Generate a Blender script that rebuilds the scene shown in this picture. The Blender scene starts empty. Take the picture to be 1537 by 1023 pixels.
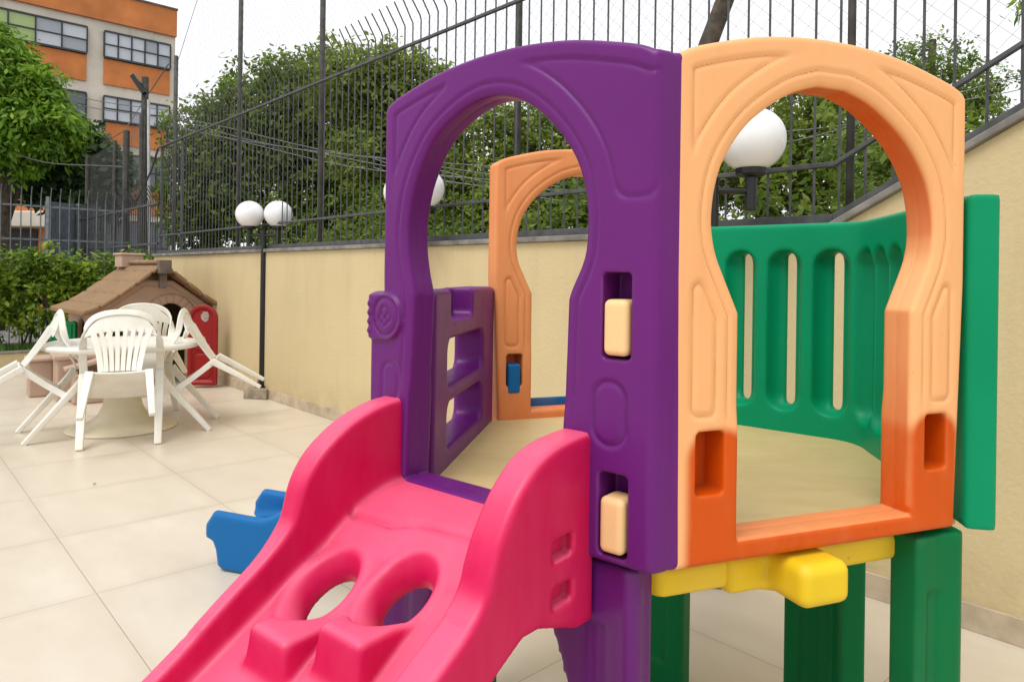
import bpy, math, random
import numpy as np
from mathutils import Vector, Matrix, Euler
R = math.radians
C = bpy.context.scene.collection
rng = np.random.default_rng(7)
random.seed(7)
H = 1.35          # eye height
K = 0.665         # size of the climbing frame

# ------------------------------------------------------------------ nodes / materials
def newmat(name):
    m = bpy.data.materials.new(name); m.use_nodes = True
    nt = m.node_tree; b = nt.nodes['Principled BSDF']
    return m, nt, b
def N(nt, t, **kw):
    n = nt.nodes.new(t)
    for k, v in kw.items():
        if k in n.inputs: n.inputs[k].default_value = v
        else: setattr(n, k, v)
    return n
def L(nt, a, b): nt.links.new(a, b)
def mixc(nt, fac, a, b):
    n = nt.nodes.new('ShaderNodeMix'); n.data_type = 'RGBA'
    for i, v in ((0, fac), (6, a), (7, b)):
        if hasattr(v, 'links') or isinstance(v, bpy.types.NodeSocket): L(nt, v, n.inputs[i])
        elif i == 0: n.inputs[0].default_value = v
        else: n.inputs[i].default_value = (*v, 1) if len(v) == 3 else v
    return n.outputs[2]
def ramp(nt, inp, pts):
    n = nt.nodes.new('ShaderNodeValToRGB'); L(nt, inp, n.inputs[0])
    e = n.color_ramp.elements
    while len(e) < len(pts): e.new(0.5)
    for i, (p, c) in enumerate(pts):
        e[i].position = p; e[i].color = (c, c, c, 1) if not hasattr(c, '__len__') else (*c, 1)
    return n.outputs[0]
def coords(nt): return nt.nodes.new('ShaderNodeTexCoord').outputs['Object']
def noise(nt, vec, scale, detail=3, rough=0.55):
    n = N(nt, 'ShaderNodeTexNoise'); n.inputs['Scale'].default_value = scale
    n.inputs['Detail'].default_value = detail; n.inputs['Roughness'].default_value = rough
    L(nt, vec, n.inputs['Vector']); return n.outputs['Fac']
def bump(nt, b, h, strength, dist=0.01):
    n = N(nt, 'ShaderNodeBump'); n.inputs['Strength'].default_value = strength
    n.inputs['Distance'].default_value = dist
    L(nt, h, n.inputs['Height']); L(nt, n.outputs[0], b.inputs['Normal'])
def mat(name, col, rough=0.5, var=0.12, scale=6.0, bmp=0.0, bscale=60.0, metal=0.0, dark=None, spec=0.5):
    """plain surface with soft blotches of tone, uneven gloss and a little grain"""
    m, nt, b = newmat(name); co = coords(nt)
    f = ramp(nt, noise(nt, co, scale, 5), [(0.3, 0.0), (0.72, 1.0)])
    d = dark or tuple(c * (1 - 2 * var) for c in col)
    li = tuple(min(1, c * (1 + var * 0.5)) for c in col)
    L(nt, mixc(nt, f, d, li), b.inputs['Base Color'])
    r = N(nt, 'ShaderNodeMapRange'); L(nt, noise(nt, co, scale * 2.7, 4), r.inputs[0])
    r.inputs[3].default_value = max(0.05, rough - 0.09); r.inputs[4].default_value = min(1, rough + 0.09)
    L(nt, r.outputs[0], b.inputs['Roughness'])
    b.inputs['Metallic'].default_value = metal
    b.inputs['Specular IOR Level'].default_value = spec
    if bmp: bump(nt, b, noise(nt, co, bscale, 3), bmp, 0.004)
    return m
def plastic(name, col, rough=0.38, fade_lit=None, wear=0.5, spec=0.24):
    """rotomoulded plastic: faint orange peel, scuffs, optional sun fading and painted-in light read from the mesh"""
    m, nt, b = newmat(name); co = coords(nt)
    base = mixc(nt, ramp(nt, noise(nt, co, 3.2, 4), [(0.3, 0.), (0.75, 1.)]), tuple(c * 0.9 for c in col), tuple(min(1, c * 1.05) for c in col))
    if fade_lit:
        a = N(nt, 'ShaderNodeAttribute'); a.attribute_name = 'fade_lit'
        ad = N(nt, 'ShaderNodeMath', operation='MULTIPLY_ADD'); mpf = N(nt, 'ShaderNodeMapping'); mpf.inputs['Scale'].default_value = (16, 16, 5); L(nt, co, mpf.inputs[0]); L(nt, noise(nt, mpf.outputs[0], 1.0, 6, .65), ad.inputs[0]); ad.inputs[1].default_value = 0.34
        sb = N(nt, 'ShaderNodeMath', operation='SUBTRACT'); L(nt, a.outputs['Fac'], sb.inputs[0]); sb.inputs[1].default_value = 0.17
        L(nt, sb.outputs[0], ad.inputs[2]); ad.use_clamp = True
        base = mixc(nt, ad.outputs[0], base, fade_lit)
    mp = N(nt, 'ShaderNodeMapping'); mp.inputs['Scale'].default_value = (14, 14, 60); mp.inputs['Rotation'].default_value = (0.5, 0.9, 0.3)
    L(nt, co, mp.inputs[0])
    sc = ramp(nt, noise(nt, mp.outputs[0], 3.0, 6, 0.7), [(0.66, 0.), (0.78, 1.)])
    sm = N(nt, 'ShaderNodeMath', operation='MULTIPLY'); L(nt, sc, sm.inputs[0]); sm.inputs[1].default_value = 0.26 * wear
    pale = tuple(0.55 * c + 0.28 for c in col)
    base = mixc(nt, sm.outputs[0], base, pale)
    # grime that settles in the moulded grooves, and paler edges
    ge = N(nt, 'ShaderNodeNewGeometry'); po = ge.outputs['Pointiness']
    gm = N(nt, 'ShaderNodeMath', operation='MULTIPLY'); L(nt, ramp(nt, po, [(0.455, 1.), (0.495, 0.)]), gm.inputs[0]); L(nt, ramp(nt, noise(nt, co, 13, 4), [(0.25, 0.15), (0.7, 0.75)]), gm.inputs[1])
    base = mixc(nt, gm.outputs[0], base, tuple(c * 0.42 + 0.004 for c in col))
    em = N(nt, 'ShaderNodeMath', operation='MULTIPLY'); L(nt, ramp(nt, po, [(0.52, 0.), (0.57, 1.)]), em.inputs[0]); L(nt, ramp(nt, noise(nt, co, 7, 5), [(0.4, 0.), (0.7, 0.5 * wear)]), em.inputs[1])
    base = mixc(nt, em.outputs[0], base, pale)
    sp = ramp(nt, noise(nt, co, 55, 2, .5), [(0.74, 0.), (0.80, .5)])
    base = mixc(nt, sp, base, tuple(c * 0.5 + 0.01 for c in col))
    L(nt, base, b.inputs['Base Color'])
    r = N(nt, 'ShaderNodeMapRange'); L(nt, noise(nt, co, 11, 5), r.inputs[0])
    r.inputs[3].default_value = rough - 0.08; r.inputs[4].default_value = rough + 0.14
    L(nt, r.outputs[0], b.inputs['Roughness'])
    b.inputs['Specular IOR Level'].default_value = spec
    bump(nt, b, noise(nt, co, 210, 2), 0.05, 0.003)
    return m
def leafmat(name, c1, c2, c3, scale=1.2, trans=0.3):
    m, nt, b = newmat(name)
    a = N(nt, 'ShaderNodeAttribute'); a.attribute_name = 'tone'
    col = ramp(nt, a.outputs['Fac'], [(0.0, c1), (0.5, c2), (1.0, c3)])
    L(nt, col, b.inputs['Base Color']); b.inputs['Roughness'].default_value = 0.5
    b.inputs['Specular IOR Level'].default_value = 0.35
    t = N(nt, 'ShaderNodeBsdfTranslucent'); L(nt, col, t.inputs[0])
    mx = N(nt, 'ShaderNodeMixShader'); mx.inputs[0].default_value = trans
    L(nt, b.outputs[0], mx.inputs[1]); L(nt, t.outputs[0], mx.inputs[2])
    L(nt, mx.outputs[0], nt.nodes['Material Output'].inputs['Surface'])
    return m

# ------------------------------------------------------------------ mesh helpers
class MB:
    def __init__(s): s.v = []; s.f = []; s.n = 0
    def add(s, v, f):
        v = [tuple(map(float, p)) for p in v]
        s.v += v; s.f += [tuple(i + s.n for i in q) for q in f]; s.n += len(v); return s
    def box(s, c, size, rot=None):
        x, y, z = (d / 2 for d in size)
        p = [Vector((i * x, j * y, k * z)) for i in (-1, 1) for j in (-1, 1) for k in (-1, 1)]
        if rot is not None:
            M = rot if isinstance(rot, Matrix) else Euler(rot).to_matrix()
            p = [M @ q for q in p]
        c = Vector(c)
        return s.add([q + c for q in p], [(0, 1, 3, 2), (4, 6, 7, 5), (0, 4, 5, 1), (2, 3, 7, 6), (0, 2, 6, 4), (1, 5, 7, 3)])
    def bar(s, p0, p1, r0, r1=None, n=6, cap=True):
        return s.tube([p0, p1], [r0, r0 if r1 is None else r1], n, cap)
    def tube(s, path, rad, n=8, cap=True):
        P = [Vector(p) for p in path]; m = len(P)
        if not hasattr(rad, '__len__'): rad = [rad] * m
        up = None; V = []
        for i in range(m):
            d = (P[min(i + 1, m - 1)] - P[max(i - 1, 0)]).normalized()
            if up is None:
                up = Vector((0, 0, 1)) if abs(d.z) < 0.9 else Vector((1, 0, 0))
            a = d.cross(up).normalized(); b = a.cross(d).normalized(); up = b
            V += [P[i] + rad[i] * (math.cos(2 * math.pi * k / n) * a + math.sin(2 * math.pi * k / n) * b) for k in range(n)]
        F = [(i * n + k, i * n + (k + 1) % n, (i + 1) * n + (k + 1) % n, (i + 1) * n + k) for i in range(m - 1) for k in range(n)]
        if cap: F += [tuple(range(n - 1, -1, -1)), tuple(range((m - 1) * n, m * n))]
        return s.add(V, F)
    def ribbon(s, path, side, w, t):
        """rectangular strip: side = lateral direction(s), w widths, t thicknesses"""
        P = [Vector(p) for p in path]; m = len(P)
        S = [Vector(side)] * m if not isinstance(side, list) else [Vector(q) for q in side]
        w = [w] * m if not hasattr(w, '__len__') else w; t = [t] * m if not hasattr(t, '__len__') else t
        V = []
        for i in range(m):
            d = (P[min(i + 1, m - 1)] - P[max(i - 1, 0)]).normalized()
            a = (S[i] - d * S[i].dot(d)).normalized(); b = d.cross(a).normalized()
            for x, y in ((-1, -1), (1, -1), (1, 1), (-1, 1)): V.append(P[i] + a * x * w[i] / 2 + b * y * t[i] / 2)
        F = [(i * 4 + k, i * 4 + (k + 1) % 4, i * 4 + 4 + (k + 1) % 4, i * 4 + 4 + k) for i in range(m - 1) for k in range(4)]
        F += [(3, 2, 1, 0), tuple(range(4 * m - 4, 4 * m))]
        return s.add(V, F)
    def lathe(s, prof, n=32, c=(0, 0, 0)):
        V = [(c[0] + r * math.cos(2 * math.pi * k / n), c[1] + r * math.sin(2 * math.pi * k / n), c[2] + z) for r, z in prof for k in range(n)]
        m = len(prof)
        F = [(i * n + k, i * n + (k + 1) % n, (i + 1) * n + (k + 1) % n, (i + 1) * n + k) for i in range(m - 1) for k in range(n)]
        F += [tuple(range(n - 1, -1, -1)), tuple(range((m - 1) * n, m * n))]
        return s.add(V, F)
    def prism(s, poly, vec):
        n = len(poly); P = [Vector(p) for p in poly]; e = Vector(vec)
        return s.add(P + [p + e for p in P], [tuple(range(n - 1, -1, -1)), tuple(range(n, 2 * n))] + [(k, (k + 1) % n, n + (k + 1) % n, n + k) for k in range(n)])
    def map(s, fn): s.v = [tuple(fn(Vector(p))) for p in s.v]; return s

def rootof(o):
    while o.parent: o = o.parent
    return o
def obj(name, mb, m, parent=None, smooth=False, bevel=0, subsurf=0, world=True, seg=2):
    me = bpy.data.meshes.new(name)
    off = rootof(parent).location if (parent and world) else Vector((0, 0, 0))
    me.from_pydata([tuple(Vector(p) - off) for p in mb.v], [], mb.f)
    me.materials.append(m); me.validate(); me.update()
    import bmesh
    bm = bmesh.new(); bm.from_mesh(me); bmesh.ops.recalc_face_normals(bm, faces=bm.faces); bm.to_mesh(me); bm.free()
    if smooth:
        if smooth is True: me.polygons.foreach_set('use_smooth', [True] * len(me.polygons))
        else: me.shade_smooth() if hasattr(me, 'shade_smooth') else None
    o = bpy.data.objects.new(name, me); C.objects.link(o)
    if parent: o.parent = parent
    if bevel:
        b = o.modifiers.new('bevel', 'BEVEL'); b.width = bevel; b.segments = seg; b.limit_method = 'ANGLE'; b.angle_limit = R(35)
        me.polygons.foreach_set('use_smooth', [True] * len(me.polygons))
        w = o.modifiers.new('wn', 'WEIGHTED_NORMAL'); w.keep_sharp = False
    if subsurf:
        b = o.modifiers.new('sub', 'SUBSURF'); b.levels = subsurf; b.render_levels = subsurf
        me.polygons.foreach_set('use_smooth', [True] * len(me.polygons))
    return o
def quads(name, V, m, parent=None, tone=None, tri=False):
    """V: (n,4,3) array of loose quads"""
    n, q = V.shape[:2]
    off = np.array(rootof(parent).location if parent else (0, 0, 0))
    me = bpy.data.meshes.new(name)
    me.vertices.add(n * q); me.vertices.foreach_set('co', (V.reshape(-1, 3) - off).astype(np.float32).ravel())
    me.loops.add(n * q); me.loops.foreach_set('vertex_index', np.arange(n * q, dtype=np.int32))
    me.polygons.add(n); me.polygons.foreach_set('loop_start', np.arange(0, n * q, q, dtype=np.int32))
    me.update(calc_edges=True)
    if tone is not None:
        a = me.attributes.new('tone', 'FLOAT', 'POINT'); a.data.foreach_set('value', np.repeat(tone, q).astype(np.float32))
    me.materials.append(m); o = bpy.data.objects.new(name, me); C.objects.link(o)
    if parent: o.parent = parent
    return o
def thing(name, label, cat, loc=(0, 0, 0), group=None, rotz=0):
    o = bpy.data.objects.new(name, None); C.objects.link(o); o.location = loc; o.rotation_euler = (0, 0, rotz)
    o.empty_display_size = 0.1
    return tag(o, label, cat, group)
def tag(o, label=None, cat=None, group=None, kind=None):
    if label: o['label'] = label
    if cat: o['category'] = cat
    if group: o['group'] = group
    if kind: o['kind'] = kind
    return o
def dup(root, label, loc, rotz=None):
    r = root.copy(); C.objects.link(r); r.location = loc; r['label'] = label
    if rotz is not None: r.rotation_euler = (root.rotation_euler.x, root.rotation_euler.y, rotz)
    for ch in list(root.children):
        c = ch.copy(); C.objects.link(c); c.parent = r
        for g in ch.children:
            d = g.copy(); C.objects.link(d); d.parent = c
    return r

# ------------------------------------------------------------------ distance fields -> smooth moulded shells
def catmull(P, closed=True, n=6):
    P = np.array(P, float); m = len(P); out = []
    for i in range(m if closed else m - 1):
        p0, p1, p2, p3 = (P[(i + k) % m] if closed else P[min(max(i + k, 0), m - 1)] for k in (-1, 0, 1, 2))
        for t in np.linspace(0, 1, n, endpoint=False):
            out.append(0.5 * (2 * p1 + (p2 - p0) * t + (2 * p0 - 5 * p1 + 4 * p2 - p3) * t * t + (3 * p1 - p0 - 3 * p2 + p3) * t ** 3))
    if not closed: out.append(P[-1])
    return np.array(out)
def polysdf(P, X, Y):
    P = np.asarray(P, float); d = np.full(X.shape, 1e9); s = np.ones(X.shape)
    for i in range(len(P)):
        a = P[i]; b = P[i - 1]; ex, ey = b - a; wx = X - a[0]; wy = Y - a[1]
        t = np.clip((wx * ex + wy * ey) / (ex * ex + ey * ey + 1e-12), 0, 1)
        d = np.minimum(d, (wx - ex * t) ** 2 + (wy - ey * t) ** 2)
        c1 = Y >= a[1]; c2 = Y < b[1]; c3 = ex * wy > ey * wx
        s = np.where((c1 & c2 & c3) | (~c1 & ~c2 & ~c3), -s, s)
    return s * np.sqrt(d)
def linesdf(P, X, Y):
    P = np.asarray(P, float); d = np.full(X.shape, 1e9)
    for a, b in zip(P[:-1], P[1:]):
        ex, ey = b - a; wx = X - a[0]; wy = Y - a[1]
        t = np.clip((wx * ex + wy * ey) / (ex * ex + ey * ey + 1e-12), 0, 1)
        d = np.minimum(d, (wx - ex * t) ** 2 + (wy - ey * t) ** 2)
    return np.sqrt(d)
def smin(a, b, k):
    h = np.clip(0.5 + 0.5 * (b - a) / k, 0, 1); return b * (1 - h) + a * h - k * h * (1 - h)
def smax(a, b, k): return -smin(-a, -b, k)
def rbox2(X, Y, x0, x1, y0, y1, r):
    a = np.abs(X - (x0 + x1) / 2) - (x1 - x0) / 2 + r; b = np.abs(Y - (y0 + y1) / 2) - (y1 - y0) / 2 + r
    return np.minimum(np.maximum(a, b), 0) + np.hypot(np.maximum(a, 0), np.maximum(b, 0)) - r
def ext(a, b, r):
    """round the intersection of two fields"""
    a = a + r; b = b + r
    return np.minimum(np.maximum(a, b), 0) + np.hypot(np.maximum(a, 0), np.maximum(b, 0)) - r
def grid(lo, hi, vox):
    ax = [np.arange(l, h + vox, vox, dtype=np.float32) for l, h in zip(lo, hi)]
    return ax, ax[0][:, None, None], ax[1][None, :, None], ax[2][None, None, :]
def surfnet(f, ax):
    ins = f < 0; nx, ny, nz = f.shape
    acc = np.zeros((nx - 1, ny - 1, nz - 1, 3), np.float32); cnt = np.zeros((nx - 1, ny - 1, nz - 1), np.float32)
    quadsl = []; D = (nx, ny, nz)
    cross = []
    for a in range(3):
        s0 = [slice(None)] * 3; s1 = [slice(None)] * 3; s0[a] = slice(0, -1); s1[a] = slice(1, None)
        A = f[tuple(s0)]; B = f[tuple(s1)]; m = (A < 0) != (B < 0)
        idx = np.argwhere(m); t = (A[m] / (A[m] - B[m]))
        pos = idx.astype(np.float32); pos[:, a] += t
        sign = A[m] < 0; cross.append((idx, sign, a))
        o1, o2 = (a + 1) % 3, (a + 2) % 3
        for i in (0, -1):
            for j in (0, -1):
                c = idx.copy(); c[:, o1] += i; c[:, o2] += j
                ok = np.all((c >= 0) & (c < np.array(D) - 1), axis=1); c = c[ok]
                np.add.at(acc, (c[:, 0], c[:, 1], c[:, 2]), pos[ok]); np.add.at(cnt, (c[:, 0], c[:, 1], c[:, 2]), 1)
    vm = cnt > 0; vid = np.full(vm.shape, -1, np.int64); vid[vm] = np.arange(vm.sum())
    V = acc[vm] / cnt[vm][:, None]
    Fs = []
    for idx, sign, a in cross:
        o1, o2 = (a + 1) % 3, (a + 2) % 3
        ok = (idx[:, o1] > 0) & (idx[:, o2] > 0) & (idx[:, o1] < D[o1] - 1) & (idx[:, o2] < D[o2] - 1)
        c = idx[ok]; sg = sign[ok]; q = []
        for i, j in ((-1, -1), (0, -1), (0, 0), (-1, 0)):
            e = c.copy(); e[:, o1] += i; e[:, o2] += j; q.append(vid[e[:, 0], e[:, 1], e[:, 2]])
        q = np.stack(q, 1); q[~sg] = q[~sg][:, ::-1]; Fs.append(q)
    F = np.concatenate(Fs)
    g = [np.gradient(f, axis=a) for a in range(3)]
    i0 = np.clip(V.astype(int), 0, np.array(D) - 2); fr = V - i0; nr = np.zeros_like(V)
    for dx in (0, 1):
        for dy in (0, 1):
            for dz in (0, 1):
                w = (fr[:, 0] if dx else 1 - fr[:, 0]) * (fr[:, 1] if dy else 1 - fr[:, 1]) * (fr[:, 2] if dz else 1 - fr[:, 2])
                for a in range(3): nr[:, a] += w * g[a][i0[:, 0] + dx, i0[:, 1] + dy, i0[:, 2] + dz]
    nr /= np.linalg.norm(nr, axis=1)[:, None] + 1e-9
    vox = float(ax[0][1] - ax[0][0])
    return V * vox + np.array([a[0] for a in ax]), F, nr
def moulded(name, f, ax, frame, m, parent, fade_lit=None, scale=K):
    """frame: (origin xyz, ex, ey, ez) taking local coordinates to the frame's own units"""
    V, F, nr = surfnet(f.astype(np.float32), ax)
    O, M = frame; M = np.array(M, float)
    W = V @ M + np.array(O); nw = nr @ M
    if np.linalg.det(M) < 0: F = F[:, ::-1]
    W = np.stack([W[:, 0] * scale, W[:, 1] * scale, H + scale * (W[:, 2] - 1.3)], 1) if scale != 1 else W
    off = np.array(rootof(parent).location if parent else (0, 0, 0))
    me = bpy.data.meshes.new(name); n = len(F)
    me.vertices.add(len(W)); me.vertices.foreach_set('co', (W - off).astype(np.float32).ravel())
    me.loops.add(n * 4); me.loops.foreach_set('vertex_index', F.astype(np.int32).ravel())
    me.polygons.add(n); me.polygons.foreach_set('loop_start', np.arange(0, n * 4, 4, dtype=np.int32))
    me.update(calc_edges=True)
    me.polygons.foreach_set('use_smooth', [True] * n)
    me.normals_split_custom_set_from_vertices(nw.astype(np.float32).tolist())
    if fade_lit is not None:
        a = me.attributes.new('fade_lit', 'FLOAT', 'POINT'); a.data.foreach_set('value', fade_lit(V, nr).astype(np.float32))
    me.materials.append(m); o = bpy.data.objects.new(name, me); C.objects.link(o)
    if parent: o.parent = parent
    return o
def sstep(a, b, x): t = np.clip((x - a) / (b - a), 0, 1); return t * t * (3 - 2 * t)

# ------------------------------------------------------------------ the view
F_, ROLL, HV = 1050.0, 0.014, 414.0
def ray(u, v):
    a = (u - 768.5) / F_; b = -(v - 511.5) / F_ - (511.5 - HV) / F_
    c, s = math.cos(ROLL), math.sin(ROLL)
    return Vector((a * c - b * s, 1.0, a * s + b * c))
def at_depth(u, v, Y): return Vector((0, 0, H)) + ray(u, v) * Y
def at_z(u, v, z): d = ray(u, v); return Vector((0, 0, H)) + d * ((z - H) / d.z)
cam = bpy.data.cameras.new('camera'); co = bpy.data.objects.new('camera', cam); C.objects.link(co)
cam.sensor_fit = 'HORIZONTAL'; cam.sensor_width = 36; cam.lens = F_ / 1537 * 36
cam.shift_y = -(511.5 - HV) / 1537; cam.clip_start = 0.02; cam.clip_end = 600
c, s = math.cos(ROLL), math.sin(ROLL)
co.matrix_world = Matrix(((c, -s, 0, 0), (0, 0, -1, 0), (s, c, 0, H), (0, 0, 0, 1)))
sc = bpy.context.scene; sc.camera = co
sc.view_settings.view_transform = 'Standard'; sc.view_settings.look = 'None'
sc.view_settings.exposure = 0.46; sc.view_settings.gamma = 1

# ------------------------------------------------------------------ light: bright overcast
SUN_EL, SUN_AZ = R(60), R(215)
w = bpy.data.worlds.new('World'); sc.world = w; w.use_nodes = True
nt = w.node_tree; bg = nt.nodes['Background']
sky = N(nt, 'ShaderNodeTexSky'); sky.sky_type = 'NISHITA'; sky.sun_disc = False
sky.sun_elevation = SUN_EL; sky.sun_rotation = SUN_AZ
tc = nt.nodes.new('ShaderNodeTexCoord').outputs['Generated']
cl = ramp(nt, noise(nt, tc, 2.2, 5), [(0.25, (7.6, 7.7, 8.0)), (0.75, (9.0, 9.0, 9.1))])
L(nt, mixc(nt, 0.93, sky.outputs[0], cl), bg.inputs[0]); bg.inputs[1].default_value = 0.102
sl = bpy.data.lights.new('sun', 'SUN'); sl.energy = 1.5; sl.angle = R(32); sl.color = (1, 0.96, 0.9)
so = bpy.data.objects.new('sun', sl); C.objects.link(so)
d = Vector((math.cos(SUN_EL) * math.sin(SUN_AZ), math.cos(SUN_EL) * math.cos(SUN_AZ), math.sin(SUN_EL)))
so.rotation_euler = d.to_track_quat('Z', 'Y').to_euler()

# ------------------------------------------------------------------ materials
M_purple = plastic('purple plastic', (0.130, 0.012, 0.162), 0.32)
M_orange = plastic('sun faded and bounce lit orange plastic', (0.62, 0.086, 0.002), 0.4, fade_lit=(0.87, 0.44, 0.185), wear=0.25)
M_pink = plastic('bleached and sky lit pink plastic', (0.60, 0.002, 0.078), 0.36, fade_lit=(0.82, 0.120, 0.225), wear=0.4)
M_green = plastic('green plastic', (0.0005, 0.265, 0.115), 0.36, wear=0.25, spec=.15)
M_greenleg = plastic('shade darkened green plastic', (0.0005, 0.15, 0.042), 0.38, wear=0.25, spec=.15)  # green darkened: the shade under the deck is put into its colour
M_yellow = plastic('yellow plastic', (0.80, 0.56, 0.018), 0.4)
M_blue = plastic('blue plastic', (0.002, 0.125, 0.36), 0.34)
M_tan = plastic('tan plastic', (0.86, 0.56, 0.27), 0.42, wear=0.3)
M_white = mat('white garden plastic', (0.80, 0.79, 0.75), 0.36, 0.06, 5, dark=(.71, .67, .56))
M_oldwhite = plastic('yellowed plastic', (0.70, 0.62, 0.45), 0.45, wear=0.6)
M_black = mat('black metal paint', (0.012, 0.012, 0.013), 0.38, 0.2, 12)
M_fence = mat('dark grey fence paint', (0.075, 0.077, 0.08), 0.5, 0.25, 14, 0.15, 120)
M_globe = mat('opal globe', (0.86, 0.86, 0.86), 0.22, 0.03, 3)
M_bark = mat('bark', (0.10, 0.075, 0.05), 0.9, 0.35, 9, 0.8, 35)

# deck, with long smeared wear
M_deck, nt, b = newmat('tan deck plastic'); co_ = coords(nt)
mp = N(nt, 'ShaderNodeMapping'); mp.inputs['Rotation'].default_value = (0, 0, R(20)); mp.inputs['Scale'].default_value = (4, 9, 5); L(nt, co_, mp.inputs[0])
L(nt, mixc(nt, ramp(nt, noise(nt, mp.outputs[0], 1.6, 6, 0.65), [(0.3, 0.), (0.8, 1.)]), (0.55, 0.41, 0.18), (0.65, 0.505, 0.25)), b.inputs['Base Color'])
b.inputs['Roughness'].default_value = 0.5; bump(nt, b, noise(nt, mp.outputs[0], 6, 4), 0.12, 0.004)

# porcelain floor tiles
A_ = Vector((-0.678, 0.735, 0)); A_.normalize(); B_ = Vector((-A_.y * -1, -A_.x, 0)); B_ = Vector((A_.y, -A_.x, 0))   # along the wall / towards the wall
M_tile, nt, b = newmat('beige porcelain tile'); co_ = coords(nt)
sx = N(nt, 'ShaderNodeSeparateXYZ'); L(nt, co_, sx.inputs[0])
TS = 0.815
def mth(op, a, b_=None, c_=None):
    n = N(nt, 'ShaderNodeMath', operation=op)
    for i, v in enumerate((a, b_, c_)):
        if v is None: continue
        if isinstance(v, (int, float)): n.inputs[i].default_value = v
        else: L(nt, v, n.inputs[i])
    return n.outputs[0]
ds = []; ids = []
for ch in ('X', 'Y'):
    t = mth('DIVIDE', sx.outputs[ch], TS); ids.append(mth('FLOOR', t))
    fr = mth('FRACT', t); ds.append(mth('MINIMUM', fr, mth('SUBTRACT', 1.0, fr)))
e = mth('MULTIPLY', mth('MINIMUM', *ds), TS)
line = ramp(nt, mth('MULTIPLY', e, 100), [(0.11, 1.0), (0.19, 0.0)])
cb = N(nt, 'ShaderNodeCombineXYZ'); L(nt, ids[0], cb.inputs[0]); L(nt, ids[1], cb.inputs[1])
wn = N(nt, 'ShaderNodeTexWhiteNoise'); L(nt, cb.outputs[0], wn.inputs[0])
va = N(nt, 'ShaderNodeVectorMath', operation='MULTIPLY_ADD'); L(nt, wn.outputs['Color'], va.inputs[0]); va.inputs[1].default_value = (9, 9, 9); L(nt, co_, va.inputs[2])
mp = N(nt, 'ShaderNodeMapping'); mp.inputs['Scale'].default_value = (1.0, 2.2, 1); L(nt, va.outputs[0], mp.inputs[0])
v1 = ramp(nt, noise(nt, mp.outputs[0], 1.7, 7, 0.62), [(0.35, 0.), (0.7, 1.)])
tone = mixc(nt, v1, (0.60, 0.525, 0.415), (0.68, 0.61, 0.50))
pt = N(nt, 'ShaderNodeMath', operation='MULTIPLY'); L(nt, wn.outputs['Value'], pt.inputs[0]); pt.inputs[1].default_value = 0.6
tone = mixc(nt, pt.outputs[0], tone, (0.59, 0.51, 0.40))
dirt = ramp(nt, noise(nt, co_, 0.9, 6, 0.7), [(0.48, 0.), (0.8, 0.28)])
tone = mixc(nt, dirt, tone, (0.46, 0.375, 0.26))
tone = mixc(nt, ramp(nt, noise(nt, co_, 26, 2, .5), [(0.76, 0.), (0.83, .45)]), tone, (0.30, 0.24, 0.17))
edge = ramp(nt, mth('MULTIPLY', e, 14), [(0.0, .35), (0.9, 0.0)])
tone = mixc(nt, mth('MULTIPLY', edge, noise(nt, co_, 2.1, 4)), tone, (0.42, 0.335, 0.23))
L(nt, mixc(nt, line, tone, (0.33, 0.26, 0.185)), b.inputs['Base Color'])
rr = N(nt, 'ShaderNodeMapRange'); L(nt, noise(nt, co_, 5, 5), rr.inputs[0]); rr.inputs[3].default_value = 0.28; rr.inputs[4].default_value = 0.46; L(nt, rr.outputs[0], b.inputs['Roughness'])
bump(nt, b, mth('SUBTRACT', 1.0, line), 0.35, 0.002)

# rendered garden wall
M_wall, nt, b = newmat('yellow ochre render'); co_ = coords(nt)
st = ramp(nt, noise(nt, co_, 0.7, 6, 0.62), [(0.3, 0.), (0.75, 1.)])
tone = mixc(nt, st, (0.575, 0.455, 0.245), (0.635, 0.515, 0.295))
mp = N(nt, 'ShaderNodeMapping'); mp.inputs['Scale'].default_value = (7, 7, 0.6); L(nt, co_, mp.inputs[0])
tone = mixc(nt, ramp(nt, noise(nt, mp.outputs[0], 1.3, 4), [(0.6, 0.), (0.85, 0.3)]), tone, (0.42, 0.32, 0.16))
sz_ = N(nt, 'ShaderNodeSeparateXYZ'); L(nt, co_, sz_.inputs[0])
mp2 = N(nt, 'ShaderNodeMapping'); mp2.inputs['Scale'].default_value = (4.3, 4.3, 0.5); L(nt, co_, mp2.inputs[0])
drip = N(nt, 'ShaderNodeMath', operation='MULTIPLY'); L(nt, ramp(nt, noise(nt, mp2.outputs[0], 1.0, 5, .6), [(0.5, 0.), (0.8, .4)]), drip.inputs[0]); L(nt, ramp(nt, sz_.outputs['Z'], [(0.75, 0.), (1.0, .6)]), drip.inputs[1])
tone = mixc(nt, drip.outputs[0], tone, (0.30, 0.24, 0.14))
spl = N(nt, 'ShaderNodeMath', operation='MULTIPLY'); L(nt, ramp(nt, noise(nt, co_, 5, 6, .7), [(0.35, 0.), (0.7, .6)]), spl.inputs[0]); L(nt, ramp(nt, sz_.outputs['Z'], [(0.1, .9), (0.42, 0.)]), spl.inputs[1])
tone = mixc(nt, spl.outputs[0], tone, (0.36, 0.28, 0.16))
L(nt, tone, b.inputs['Base Color']); b.inputs['Roughness'].default_value = 0.85
bump(nt, b, noise(nt, co_, 40, 6, 0.6), 0.32, 0.011)
M_coping = mat('grey stone coping', (0.26, 0.24, 0.21), 0.75, 0.25, 8, 0.3, 60)
M_skirt = mat('beige stone skirting', (0.56, 0.455, 0.32), 0.55, 0.2, 6)
M_street = mat('street concrete', (0.20, 0.195, 0.185), 0.9, 0.2, 2, 0.5, 90)

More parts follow.
